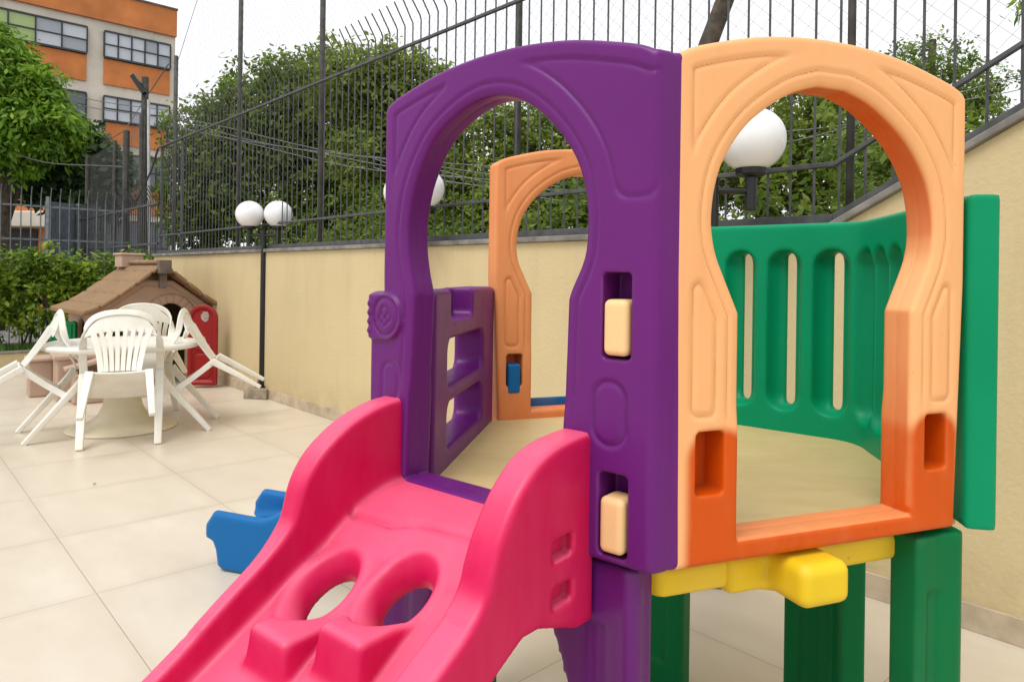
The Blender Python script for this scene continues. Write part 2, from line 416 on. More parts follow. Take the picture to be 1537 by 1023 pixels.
# ------------------------------------------------------------------ ground
ang = math.atan2(A_.y, A_.x)
fl = MB(); fl.add([(-16, -16, 0), (16, -16, 0), (16, 16, 0), (-16, 16, 0)], [(0, 1, 2, 3)])
# keep the tiles inside the walls: local axes (along wall, away from wall)
def loc2(p): return Vector((p.x * A_.x + p.y * A_.y, -(p.x * B_.x + p.y * B_.y), p.z))
WL0 = Vector((-2.495, 7.383, 0))                   # a point on the foot of the wall
def wallp(t, off=0.0, z=0.0): return WL0 + A_ * t + B_ * off + Vector((0, 0, z))
T_END = 4.25
fo = Vector((0, 0, 0)); fo = A_ * (3.315 - 4 * TS) + B_ * (0.72)
o = bpy.data.objects.new('floor', None)
a0, a1 = -9.0, (wallp(T_END) - fo).dot(A_) + 0.3
b0, b1 = -13.0, (WL0 - fo).dot(B_)
fl = MB(); fl.add([(a0, -b1, 0), (a1, -b1, 0), (a1, -b0, 0), (a0, -b0, 0)], [(0, 3, 2, 1)])
floor = obj('floor', fl, M_tile); floor.location = fo; floor.rotation_euler = (0, 0, ang)
# local y must run away from the wall: A x Y = up
tag(floor, kind='structure')
gr = MB(); gr.add([(-300, -300, -0.06), (300, -300, -0.06), (300, 300, -0.06), (-300, 300, -0.06)], [(0, 1, 2, 3)])
tag(obj('street', gr, M_street), kind='structure')

# ------------------------------------------------------------------ boundary wall with kinked top
WZ = 1.567; TK = -5.776; TR = -9.0; SL = 0.55
def wtop(t): return WZ if t >= TK else WZ + (TK - t) * SL
wall = thing('boundary_wall', 'yellow ochre rendered garden wall with grey coping behind the climbing frame', 'wall', wallp(0))
mb = MB()
pr = [(T_END, 0), (TR, 0), (TR, wtop(TR)), (TK, WZ), (T_END, WZ)]
mb.prism([wallp(t, 0, z) for t, z in pr], B_ * 0.16)
obj('wall_panel', mb, M_wall, wall)
mb = MB(); mb.prism([wallp(t, -0.03, z) for t, z in [(T_END + .02, WZ + .002), (TK, WZ + .002), (TR, wtop(TR) + .002), (TR, wtop(TR) + .037), (TK, WZ + .037), (T_END + .02, WZ + .037)]], B_ * 0.22)
obj('coping', mb, M_coping, wall, bevel=0.006)
mb = MB(); mb.prism([wallp(t, -0.012, z) for t, z in [(T_END, 0), (TR, 0), (TR, .105), (T_END, .105)]], B_ * 0.014)
obj('skirting', mb, M_skirt, wall, bevel=0.003)

# ------------------------------------------------------------------ bar fence on the wall
fence = thing('metal_fence', 'tall dark grey bar fence with bent tips on top of the ochre wall', 'fence', wallp(0, 0.05, WZ + .037))
FO = 0.05
def ztop(t): return 3.21 if t >= TK else 3.21 + (TK - t) * SL
RT = [T_END, TK, TR]
def rail(z_of, hgt, wid, name):
    m_ = MB()
    for ta, tb in ((RT[0], RT[1]), (RT[1], RT[2])):
        m_.prism([wallp(ta, FO - wid / 2, z_of(ta) - hgt / 2), wallp(tb, FO - wid / 2, z_of(tb) - hgt / 2), wallp(tb, FO - wid / 2, z_of(tb) + hgt / 2), wallp(ta, FO - wid / 2, z_of(ta) + hgt / 2)], B_ * wid)
    return obj(name, m_, M_fence, fence, bevel=0.003)
rail(lambda t: wtop(t) + 0.037 + 0.024, 0.042, 0.05, 'bottom_rail')
rail(lambda t: wtop(t) + 0.31, 0.022, 0.03, 'lower_rail')
rail(ztop, 0.022, 0.026, 'top_rail')
PT = [T_END - .02, 3.3, 1.5, -0.62, -3.52, -5.79, -8.0]      # posts
t = T_END - 0.1; seg = 0; mbs = MB(); i_post = 1
while t > TR + 0.05:
    if i_post < len(PT) and t < PT[i_post]:
        obj('bar_panel', mbs, M_fence, fence); mbs = MB(); i_post += 1
    zb = wtop(t) + 0.05; zt = ztop(t); j = rng.normal(0, 0.008)
    p = [wallp(t, FO, zb), wallp(t, FO, zt + 0.17), wallp(t + j * .5, FO - 0.015, zt + 0.20), wallp(t + j, FO - 0.11 + j, zt + 0.34 + j)]
    mbs.tube(p, 0.0062, 5)
    t -= 0.113
obj('bar_panel', mbs, M_fence, fence)
for tt in PT[:2]:
    mbs = MB(); mbs.box(wallp(tt, FO + 0.03, (wtop(tt) + ztop(tt)) / 2 + .02), (0.075, 0.012, ztop(tt) - wtop(tt)), (0, 0, ang)); obj('post', mbs, M_fence, fence, bevel=0.002)

# netting on tall poles just behind the fence
M_net = mat('grey net cord', (0.13, 0.13, 0.125), 0.9, 0.1)
M_pole = mat('weathered grey pole', (0.085, 0.08, 0.07), 0.7, 0.3, 10, 0.3, 80)
net = thing('ball_net', 'thin diamond mesh safety net hung on tall poles above the fence', 'net', wallp(0, 0.16, WZ))
NO = 0.18
poleT = [(3.95, 4.55, .03), (1.50, 6.6, .028), (-0.62, 6.6, .028), (-3.52, 6.6, .026), (-5.79, 6.6, .018), (-8.4, 6.6, .018)]
for tt, zz, pr0 in poleT:
    mb = MB(); mb.bar(wallp(tt, NO, 0.4), wallp(tt, NO, zz), pr0, pr0, 10); obj('pole', mb, M_pole, net, smooth=True)
mb = MB(); cs = 0.098
def ntop(t): return 4.5 if t > 3.95 else (4.5 + (3.95 - t) / (3.95 - 1.5) * 2.1 if t > 1.5 else 6.6)
zlo = 2.3
for sgn in (1, -1):
    k = -9.0 - 5
    while k < 10:
        # line t = k + sgn*(z-zlo)
        zs = np.linspace(zlo, 6.6, 60); ts = k + sgn * (zs - zlo)
        ok = [(T_, Z_) for T_, Z_ in zip(ts, zs) if TR < T_ < 4.2 and Z_ < ntop(T_)]
        if len(ok) > 1:
            sag = lambda T_: 0.012 * math.sin(T_ * 9) 
            mb.bar(wallp(ok[0][0], NO + .03, ok[0][1]), wallp(ok[-1][0], NO + .03, ok[-1][1]), 0.0008, n=3, cap=False)
        k += cs
obj('mesh_net', mb, M_net, net)
mb = MB(); mb.tube([wallp(4.2, NO + .03, ntop(4.2)), wallp(3.95, NO + .03, 4.5), wallp(1.5, NO + .03, 6.6), wallp(TR, NO + .03, 6.6)], 0.004, 4); obj('top_rope', mb, M_net, net)

# ------------------------------------------------------------------ climbing frame
def PW(x, y, z): return Vector((K * x, K * y, H + K * (z - 1.3)))
def dirv(deg): return np.array([math.cos(R(deg)), math.sin(R(deg)), 0.])
SIDE = 1.08
C0 = np.array([0.338, 1.693, 0]); C1 = C0 + SIDE * dirv(20.5); C2 = C1 + SIDE * dirv(80.5); C3 = C2 + SIDE * dirv(140.5)
C4 = C3 + SIDE * dirv(200.5); C5 = C4 + SIDE * dirv(260.5); CC = C0 + SIDE * dirv(80.5)
GZ = 1.3 - H / K
frame_root = thing('climbing_frame', 'large six sided plastic climbing frame in purple, orange and green with pink slide', 'climbing frame', (K * CC[0], K * CC[1], 0))
UZ = [0, 0, 1]
def frame(origin, ddir, dn): return (list(origin), [list(dirv(ddir)), list(dirv(dn)), UZ])

R_HOLE = [(.30, 1.213), (.318, 1.25), (.345, 1.305), (.37, 1.36), (.382, 1.41), (.385, 1.46), (.376, 1.53), (.352, 1.60), (.30, 1.676), (.235, 1.735), (.14, 1.793), (.05, 1.822)]
def sym_hole(cx):
    pts = [(cx + .30, .635)] + [(cx + .30, 1.2)] + [tuple(p) for p in catmull([(cx + a, z) for a, z in R_HOLE], False, 4)]
    left = [(cx - (x - cx), z) for x, z in pts][::-1]
    return pts + left
TOPS = [(.503, 1.835), (.49, 1.858), (.43, 1.884), (.26, 1.927), (.12, 1.945), (0, 1.950)]
def outline(cx, x0, x1, zb):
    r = catmull([(cx + a, z) for a, z in TOPS[1:]] + [(cx - a, z) for a, z in TOPS[1:][::-1][1:]], False, 5)
    return [(x1 - .02, zb), (cx + .503, 1.3), (cx + .503, 1.84)] + [tuple(p) for p in r] + [(cx - .503, 1.84), (cx - .503, 1.3), (x0, zb)]
P_HOLE = [(.884, .645), (.872, .98), (.862, 1.235), (.868, 1.262), (.884, 1.32), (.896, 1.40), (.892, 1.49), (.868, 1.585), (.82, 1.675), (.756, 1.745), (.65, 1.803), (.553, 1.823), (.465, 1.808), (.397, 1.775), (.331, 1.722), (.276, 1.660), (.236, 1.595), (.212, 1.515), (.205, 1.432), (.214, 1.350), (.252, 1.268), (.262, 1.24), (.268, 1.033), (.278, .645)]
def arch_panel(kind, T=0.115, vox=0.005):
    lo, hi = (-0.06, -0.04, 0.53), (1.13, T + 0.04, 2.0)
    ax, S, Nn, Z = grid(lo, hi, vox)
    S2, Z2 = np.meshgrid(ax[0], ax[2], indexing='ij')
    if kind == 'purple':
        cx = 0.503; ol = outline(cx, -0.06, 1.006, .578)
        ol[-3:] = [(-0.055, 1.858), (-0.055, 1.3), (-0.055, .578)]
        do = polysdf(ol, S2, Z2)
        do = np.minimum(do, rbox2(S2, Z2, .8, 1.068, .578, 1.243, .02))
        P = P_HOLE[:2] + [tuple(p) for p in catmull(P_HOLE[2:22], False, 4)] + P_HOLE[22:]
        dh = polysdf(P, S2, Z2); cxh = .56
    else:
        cx = cxh = 0.49; ol = outline(cx, 0.0, 0.985, .578)
        do = polysdf(ol, S2, Z2); dh = polysdf(sym_hole(cx), S2, Z2)
    d2 = np.maximum(do, -dh)
    g = np.zeros_like(d2)
    def groove(d, w=.0078, dep=.0055):
        return dep * np.exp(-(d / w) ** 2 * 1.6)
    ring = .040 if kind != 'purple' else .036
    g += groove(dh - ring) * sstep(.90, .99, Z2)
    g += .006 * sstep(ring, ring * .2, dh) * sstep(.90, .99, Z2)       # hole lip sits lower
    gap = .125 if kind != 'purple' else .13
    pk = smax(smax(do + .052, .098 - dh, .02), 1.36 - Z2, .02)
    for sg in (1, -1):
        side = sg * (S2 - cxh) 
        lim = np.where(sg < 0, .09, .14) if kind != 'purple' else np.where(sg < 0, .12, .16)
        zlow = 1.55
        p = smax(smax(pk, lim - side, .02), zlow - .05 - Z2, .045)
        g += groove(p) * (side > 0) + .002 * sstep(.004, -.012, p) * (side > 0)
    if kind != 'purple':
        for a, b_ in ((.045, .125), (.855, .935)):
            p = smax(rbox2(S2, Z2, a, b_, .955, 1.29, .025), .075 - dh, .02)
            g += groove(p, .010, .006)
    else:
        p = rbox2(S2, Z2, .078, .172, .875, 1.035, .045); g += groove(p, .009, .006)
        p = rbox2(S2, Z2, .925, 1.0, .70, 1.01, .035); g += groove(p, .009, .005)
        # D-shaped maker's badge, raised
        bd = np.maximum(rbox2(S2, Z2, .905, 1.12, 1.085, 1.235, .07), S2 - 1.07)
        g -= .014 * sstep(.006, -.004, bd)
        cx_, cz_ = .978, 1.162
        rr_ = np.hypot((S2 - cx_) / 1.0, (Z2 - cz_) / 1.05)
        g += groove(rr_ - .058, .006, .008) + groove(rr_ - .048, .004, .003)
        lobes = np.minimum.reduce([np.hypot(S2 - cx_ - dx, Z2 - cz_ - dz) - r_ for dx, dz, r_ in ((0, .016, .017), (-.017, -.004, .013), (.015, -.006, .013), (.0, -.018, .012))])
        g += groove(lobes, .005, .006)
        for dz in (-.05, -.02, .01, .04): g -= .007 * sstep(.006, .0, np.hypot(S2 - 1.055, Z2 - cz_ - dz) - .006)
    d3 = d2[:, None, :]; g3 = g[:, None, :]
    if kind == 'purple':
        d3 = smax(d3, -(S + .43 * Nn) * .92, .02)
    r = .016
    f = ext(d3, np.maximum(g3 - Nn, Nn - T + g3), r) + .0018 * np.exp(-((Nn - T * .5) / .006) ** 2)
    if kind == 'purple': slots = [(.066, .148, 1.095, 1.312), (.070, .152, .598, .806)]
    else: slots = [(.060, .143, .757, .916), (.842, .925, .757, .916)]
    for a, b_, z0, z1 in slots:
        sl_ = rbox2(S2, Z2, a, b_, z0, z1, .012)[:, None, :]
        if kind == 'back': pkt = np.maximum(sl_, .02 - Nn)
        else: pkt = np.maximum(sl_, Nn - .085)
        f = smax(f, -pkt, .008)
    return f, ax
def fade_lit_orange(V, n):
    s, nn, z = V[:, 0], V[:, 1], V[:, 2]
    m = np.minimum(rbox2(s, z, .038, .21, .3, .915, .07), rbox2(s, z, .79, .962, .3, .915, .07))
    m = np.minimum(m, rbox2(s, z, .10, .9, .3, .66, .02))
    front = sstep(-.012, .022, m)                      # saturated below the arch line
    inpl = 1 - sstep(.012, .03, nn)                    # bleached front; reveals deeper, partly bounced light put into the colour
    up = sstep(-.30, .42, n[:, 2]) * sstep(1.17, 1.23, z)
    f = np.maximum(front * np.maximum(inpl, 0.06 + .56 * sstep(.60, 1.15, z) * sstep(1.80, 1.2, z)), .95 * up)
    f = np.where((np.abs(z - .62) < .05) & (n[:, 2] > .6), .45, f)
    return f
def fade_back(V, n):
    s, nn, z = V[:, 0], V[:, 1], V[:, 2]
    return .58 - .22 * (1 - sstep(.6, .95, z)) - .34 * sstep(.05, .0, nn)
def part_label(o, l): o['label'] = l; return o

P0 = np.array([.345, 1.687, 0]); E0 = np.array([.41, 1.72, 0])
f, ax = arch_panel('purple'); FR_P = frame(P0, 140.5, 50.5)
purple = part_label(moulded('arch_panel', f, ax, FR_P, M_purple, frame_root), 'purple keyhole arch panel above the slide')
f, ax = arch_panel('orange'); FR_O = frame(E0, 20.5, 110.5)
orange = part_label(moulded('arch_panel', f, ax, FR_O, M_orange, frame_root, fade_lit_orange), 'pale orange keyhole arch panel, deep orange at its foot')
T_ = 0.115
f, ax = arch_panel('back')
OB = np.array([-.09, 3.4, 0]) + 1.0 * dirv(20.5) - T_ * dirv(290.5); FR_B = frame(OB, 200.5, 290.5)
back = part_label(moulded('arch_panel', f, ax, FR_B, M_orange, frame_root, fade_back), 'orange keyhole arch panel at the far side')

def rounded(name, fr, lo, hi, r, m, parent, vox=None, fn=None):
    vox = vox or min(.008, min(h_ - l_ for l_, h_ in zip(lo, hi)) / 9)
    ax, X, Y, Z = grid([l_ - .03 for l_ in lo], [h_ + .03 for h_ in hi], vox)
    q = [np.abs(A - (l_ + h_) / 2) - (h_ - l_) / 2 + r for A, l_, h_ in zip((X, Y, Z), lo, hi)]
    f = np.sqrt(sum(np.maximum(a, 0) ** 2 for a in q)) + np.minimum(np.maximum(np.maximum(q[0], q[1]), q[2]), 0) - r
    if fn is not None: f = fn(f, X, Y, Z)
    return moulded(name, f, ax, fr, m, parent)
rounded('latch', FR_P, (.071, -.012, 1.103), (.140, .07, 1.245), .016, M_tan, purple, .005)
rounded('latch', FR_P, (.075, -.012, .607), (.144, .07, .748), .016, M_tan, purple, .005)
rounded('latch', FR_B, (.852, .06, .722), (.918, T_ + .006, .868), .012, M_blue, back, .005)

# slotted green guard panel bent round two sides
TG = .09
ax, S, Nn, Z = grid((-.62, -.16, .53), (1.14, 1.12, 1.61), .0095)
def cut(f, a, n_, flutes):
    for c_ in flutes:
        zc = np.clip(Z, .77, 1.36)
        d = np.sqrt((a - c_) ** 2 + ((n_ - TG - .014) * .95) ** 2 + (Z - zc) ** 2) - .078
        f = smax(f, -d, .014)
        f = smax(f, -np.maximum(rbox2(a, Z, c_ - .036, c_ + .004, .715, 1.425, .02), -.02 - n_), .012)
    return f
# CD side: a=S from the corner C2; BC side measured back from the corner
n1 = Nn
u_ = np.array([math.cos(R(120)), math.sin(R(120))])     # from C2 back towards C1, in the CD frame
b1 = S * u_[0] + Nn * u_[1]; n2 = S * u_[1] - Nn * u_[0] + .075
# inside faces meet in a soft bend, outside faces in a rounded corner
outer = smax(-n1, -n2, .10); inner = smax(TG - n1, TG - n2, .10)
wallf = np.maximum(outer, -inner)
lens_ = np.maximum(np.maximum(S - 1.10, b1 - 1.11), np.maximum(.572 - Z, Z - 1.56))
f = ext(wallf, lens_, .018)
f = cut(f, S, n1, (.072, .280, .488, .696, .90)); f = cut(f, b1, n2, (.20, .36, .52, .68, .84))
OG = C2 - .02 * dirv(230.5)
moulded('slotted_panel', f, ax, frame(OG, 140.5, 230.5), M_green, frame_root)

# low climbing panel with two rungs
def ladder_panel(T=.14, vox=.0075):
    ax, S, Nn, Z = grid((-.08, -.05, .5), (1.08, T + .06, 1.30), vox)
    S2, Z2 = np.meshgrid(ax[0], ax[2], indexing='ij')
    d2 = rbox2(S2, Z2, -.035, 1.03, .56, 1.247, .03)
    for z0, z1 in ((.885, 1.06), (.655, .825)):
        d2 = smax(d2, -rbox2(S2, Z2, .215, .84, z0, z1, .05), .02)
    f = ext(d2[:, None, :], np.maximum(-Nn, Nn - T), .02)
    nb = rbox2(S2, Z2, .44, .80, 1.13, 1.33, .03)[:, None, :]
    f = smax(f, -np.maximum(nb, .05 - Nn), .014)
    nb = rbox2(S2, Z2, .46, .78, 1.165, 1.33, .03)[:, None, :]
    f = smax(f, -np.maximum(nb, .02 - Nn), .014)
    return f, ax
f, ax = ladder_panel()
OL = np.array([-.09, 3.4, 0]) - .14 * dirv(350.5)
part_label(moulded('climbing_panel', f, ax, frame(OL, 260.5, 350.5), M_purple, frame_root), 'low purple panel with two rung openings')

# deck and yellow base
def hexa(ins, z0, z1, m, name, bev):
    P = []; rad = SIDE * math.cos(R(30))
    for k in range(6):                                  # corner between side k-1 and side k
        n1, n2 = dirv(-129.5 + 60 * k), dirv(-69.5 + 60 * k); r1, r2 = rad - ins[k - 1], rad - ins[k]
        A2 = np.array([n1[:2], n2[:2]]); x = np.linalg.solve(A2, [r1, r2]); P.append(PW(CC[0] + x[0], CC[1] + x[1], z0))
    mb = MB(); mb.prism(P, (0, 0, K * (z1 - z0))); return obj(name, mb, m, frame_root, bevel=bev, seg=3)
hexa((.075, -.02, .05, .075, .06, .075), .548, .594, M_deck, 'deck', .006)
hexa((.09, .09, .12, .12, .12, .13), .465, .546, M_yellow, 'deck_base', .014)
fr = frame(E0, 20.5, 110.5)
def knobf(f, X, Y, Z):
    d = np.maximum(np.abs(X - .52) - .26 , np.maximum(np.abs(Y - .13) - .10, np.abs(Z - .507) - .05))
    w_ = np.maximum(np.abs(X - .43) - .19 + .1 * np.abs(Z - .5) , np.maximum(np.abs(Y - .12) - .08, np.abs(Z - .495) - .055)) 
    return smin(f, w_, .03)
kx, X, Y, Z = grid((.12, -.16, .38), (.80, .30, .62), .0085)
def bx3(x0, x1, y0, y1, z0, z1, r):
    q = [np.abs(A - (a + b_) / 2) - (b_ - a) / 2 + r for A, a, b_ in ((X, x0, x1), (Y, y0, y1), (Z, z0, z1))]
    return np.sqrt(sum(np.maximum(a, 0) ** 2 for a in q)) + np.minimum(np.maximum(np.maximum(q[0], q[1]), q[2]), 0) - r
f = smin(bx3(.345, .505, -.065, .28, .452, .565, .028), bx3(.22, .45, .075, .28, .447, .555, .03), .03)
moulded('base_beam', f, kx, fr, M_yellow, frame_root)

# legs: angled channels under five corners
def leg(corner, d1, d2, m, ins, wid, name='leg', zt=.55, brackets=(0, 0)):
    """L of two flanges leaving the corner along the two sides"""
    inw = (CC - corner) / np.linalg.norm(CC - corner)
    O = corner + inw * ins
    ax, X, Y, Z = grid((-.50, -.50, GZ - .02), (.50, .50, zt + .02), .012)
    f = None
    wids = wid if isinstance(wid, tuple) else (wid, wid)
    for dd, br, wid in ((d1, brackets[0], wids[0]), (d2, brackets[1], wids[1])):
        ux, uy = math.cos(R(dd)), math.sin(R(dd)); a = X * ux + Y * uy; b_ = -X * uy + Y * ux
        wz = wid + br * np.clip((Z - .05) / .5, 0, 1) ** 1.6
        q = np.maximum(np.maximum(a - wz, -.035 - a) * .9, np.maximum(np.abs(b_) - .042, np.maximum(Z - zt, GZ - Z)))
        f = q if f is None else smin(f, q, .03)
        rib = np.maximum(np.maximum(np.abs(a - wid * .5) - wid * .22, np.abs(np.abs(b_) - .045) - .012), np.maximum(Z - .40, GZ + .12 - Z))
        f = smax(f, -rib, .012)
    f = f - .006
    return moulded(name, f, ax, (list(O[:2]) + [0], [[1, 0, 0], [0, 1, 0], UZ]), m, frame_root)
part_label(leg(C0 + .05 * dirv(140.5), 20.5, 140.5, M_purple, .10, (-.02, .13), brackets=(0, .20)), 'purple leg')
part_label(leg(C5, -39.5, 80.5, M_purple, .13, .14, brackets=(.22, 0)), 'purple leg')
leg(C1, 200.5, 80.5, M_greenleg, .07, .13, brackets=(0, .06))
leg(C2, 260.5, 140.5, M_greenleg, .06, .215)
leg(C3, -39.5, 200.5, M_greenleg, .20, (.28, .04))
leg(C4, 20.5, 260.5, M_greenleg, .14, .15)

# pink slide, local axes: s along the purple panel, q outward, z up
BED = np.array([(-.03, .637), (.04, .634), (.10, .622), (.16, .600), (.21, .573), (.27, .532), (.33, .489), (.66, .295), (2.1, -.56), (2.3, -.655), (2.5, -.69)])
TOPW = np.array([(-.03, .90), (.06, .897), (.15, .885), (.22, .858), (.29, .80), (.345, .725), (.375, .665), (.388, .625), (.41, .590), (.46, .550), (.6, .465), (2.1, -.42), (2.4, -.55), (2.55, -.60)])
BOTW = np.array([(-.03, .405), (.04, .408), (.12, .438), (.20, .466), (.264, .468), (.342, .428), (.66, .24), (2.0, -.62), (2.2, GZ), (2.55, GZ)])
vx = .0085
ax, S, Q, Z = grid((.13, -.05, GZ - .03), (1.05, 2.6, .95), vx)
Q2, Z2 = np.meshgrid(ax[1], ax[2], indexing='ij')
TOPL = np.array([(-.03, .90), (.06, .893), (.15, .868), (.22, .835), (.29, .785), (.335, .735), (.365, .685), (.382, .632), (.40, .592), (.463, .532), (.582, .450), (.697, .366), (.773, .315), (2.1, -.54), (2.4, -.66), (2.55, -.68)])
bw = BOTW
def wallsdf(tp): return polysdf(list(map(tuple, catmull(tp, False, 4))) + list(map(tuple, bw[::-1])), Q2, Z2)[None]
bb = catmull(BED, False, 4)
dbed = polysdf([tuple(p) for p in bb] + [(p[0], p[1] - .07) for p in bb[::-1]], Q2, Z2)[None]
f = None
for tp, a, b_, thin in ((TOPW, .178, .274, 0), (TOPL, .902, .998, .040)):
    out = b_ - thin * sstep(.30, .52, Q)                       # the far side wall thins below its shoulder
    q = ext(wallsdf(tp), np.abs(S - (a + out) / 2) - (out - a) / 2, .018); f = q if f is None else np.minimum(f, q)
bed = ext(dbed, np.abs(S - .588) - .35, .01)
# step blocks and hole tubes
def zbed(q): return np.interp(q, BED[:, 0], BED[:, 1])
blk = None
for row in range(6):
    for s0, s1, q1, zt in ((.43, .585, .535, .478), (.635, .79, .592, .432)):
        q1 = q1 + row * .27; zt = zt - row * .27 * .588
        if q1 > 1.95: continue
        x = np.abs(S - (s0 + s1) / 2) - (s1 - s0) / 2 + .02 - .12 * np.clip(zt - Z, 0, .2); y = np.abs(Q - q1 + .10) - .10 + .02 - .10 * np.clip(zt - Z, 0, .2); z = np.abs(Z - zt + .08) - .08 + .02
        b3 = np.sqrt(np.maximum(x, 0) ** 2 + np.maximum(y, 0) ** 2 + np.maximum(z, 0) ** 2) + np.minimum(np.maximum(np.maximum(x, y), z), 0) - .02
        blk = b3 if blk is None else np.minimum(blk, b3)
bed = smin(bed, blk, .02); del blk
for row in range(5):
    for cs_, cq in ((.772, .388), (.533, .332)):
        cq = cq + row * .27
        if cq > 1.8 or row > 0: continue
        zc = float(zbed(cq))
        dq = (Q - cq - .588 * (Z - zc)) / 1.16; hn = (Z - zc + (Q - cq) * .588) * .86       # along the slope, and height over it
        rr_ = np.hypot(S - cs_, dq * .80)
        tubew = np.maximum(rr_ - .104, np.maximum(hn + .002, -.080 - hn))
        bed = smin(bed, tubew, .03)
        flare = .034 * np.clip((hn + .075) / .085, 0, 1) ** 2.2
        bed = smax(bed, -(rr_ - .066 - flare), .014)
# crest line across the bed
cl_ = np.interp(ax[0], [.28, .49, .63, .73, .90], [.15, .150, .160, .196, .204])
bed = bed + .009 * np.exp(-((Q - cl_[:, None, None]) / .009) ** 2) * np.exp(-(bed / .03) ** 2)
f = smin(f, bed, .035); del bed
f = np.maximum(f, GZ - Z)
# two finger dents in each outer face
for zc in (.636, .522):
    for so_ in (.17, 1.006):
        q = [np.abs(S - so_) - .026, np.abs(Q - .112) - .030 , np.abs(Z - zc) - .014]
        dd = np.sqrt(sum(np.maximum(a_, 0) ** 2 for a_ in q)) + np.minimum(np.maximum(np.maximum(q[0], q[1]), q[2]), 0) - .012
        f = smax(f, -dd, .008)
slide = moulded('slide', f, ax, (list(P0), [list(dirv(140.5)), [-.636, -.7716, 0], UZ]), M_pink, frame_root, lambda V, n: .06 + .72 * sstep(.35, .88, n[:, 2])); del f  # upward faces paler: sky light painted into the colour, with some bleaching
part_label(slide, 'pink climbing slide with two round holes and step blocks')

# thin blue lip of a second slide beyond the far arch
mb = MB(); mb.prism([PW(*(np.array([-.09, 3.4, 0]) + s_ * dirv(20.5) + n_ * dirv(110.5))[:2], .60) for s_, n_ in ((.10, .15), (.90, .15), (.90, .165), (.10, .165))], (0, 0, K * .068))
obj('slide_lip', mb, M_blue, frame_root, bevel=.012)

# ------------------------------------------------------------------ low blue slide behind the pink one
bl0 = at_z(338, 858, 0); dx = Vector((.93, -.30, 0)).normalized(); dy = Vector((-dx.y, dx.x, 0))
bs = thing('toy_slide', 'low bright blue plastic slide end standing on the tiles behind the pink slide', 'slide', bl0)
ax, X, Y, Z = grid((-.17, -.06, -.02), (.86, .47, .72), .0085)
X2, Z2 = np.meshgrid(ax[0], ax[2], indexing='ij')
topc = catmull([(-.075, .262), (.0, .260), (.12, .256), (.19, .258), (.27, .295), (.36, .365), (.80, .66)], False, 5)
sidep = [tuple(p) for p in topc] + [(.80, .45), (.80, .0), (.68, .0), (.655, .35), (.36, .16), (.22, .085), (.16, .0), (-.02, .0), (-.05, .02), (-.062, .09), (-.078, .125), (-.118, .14), (-.118, .20)]
dsd = polysdf(sidep, X2, Z2)[:, None, :]
trough = catmull([(-.2, .13), (.0, .148), (.12, .160), (.20, .205), (.28, .29), (.36, .365), (.90, .73)], False, 5)
dtr = polysdf([tuple(p) for p in trough] + [(.9, 1), (-.2, 1)], X2, Z2)[:, None, :]
f = ext(dsd, np.abs(Y - .195) - .20, .025)
f = smax(f, -ext(dtr, np.abs(Y - .195) - .142 , .04), .03)
f = smax(f, -np.maximum(np.abs(Y - .18) - .11, np.maximum(Z - .09, -1 - Z)), .02)
moulded('slide_bed', f, ax, (list(bl0), [list(dx), list(dy), UZ]), M_blue, bs, scale=1)

# ------------------------------------------------------------------ globe lamps
def lamp(loc, label, ax_dir, hgt=1.96):
    r = thing('globe_lamp', label, 'lamp', (0, 0, 0), 'black twin globe lamp posts along the wall')
    mb = MB(); mb.box((0, 0, .055), (.27, .27, .11)); obj('concrete_base', mb, M_conc, r, bevel=.008)
    mb = MB(); mb.bar((0, 0, .11), (0, 0, hgt - .15), .029, n=14); mb.lathe([(.07, .11), (.07, .122), (.03, .13)], 14)
    for k in range(3):
        a = k * 2.1 + .6; mb.bar((.10 * math.cos(a), .10 * math.sin(a), .115), (.02 * math.cos(a), .02 * math.sin(a), .23), .008, n=6)
    obj('pole', mb, M_black, r, smooth=False)
    mb = MB(); mb.bar((-.172, 0, hgt - .21), (.172, 0, hgt - .21), .016, n=10); obj('arm', mb, M_black, r)
    for sg in (-1, 1):
        mb = MB(); x = sg * .172
        mb.lathe([(.024, hgt - .30), (.027, hgt - .295), (.027, hgt - .15), (.05, hgt - .145), (.068, hgt - .135), (.07, hgt - .11)], 18, (x, 0, 0))
        h_ = obj('lamp_holder', mb, M_black, r)
        mb = MB(); pr_ = [(.150 * math.sin(t_), hgt + .02 - .145 * math.cos(t_)) for t_ in np.linspace(.44, math.pi - .001, 22)]
        mb.lathe(pr_, 32, (x, 0, 0)); obj('globe', mb, M_globe, r, smooth=True)
    r.location = loc; r.rotation_euler = (0, 0, ax_dir)
    return r
M_conc = mat('concrete', (0.36, 0.30, 0.215), 0.85, 0.25, 12, 0.4, 70)
p1 = at_z(386, 599, 0)
la = lamp((p1.x, p1.y + .13, 0), 'complete black twin globe lamp post standing beyond the white table', R(-12))
l2 = at_depth(620, 300, 5.25); dup(la, 'twin globe lamp mostly hidden behind the purple arch panel', (l2.x, l2.y, 0), R(-55))
l3 = at_depth(1070, 222, 3.18); dup(la, 'lamp whose white globe shows through the near orange arch', (l3.x, l3.y, 0), R(-4))

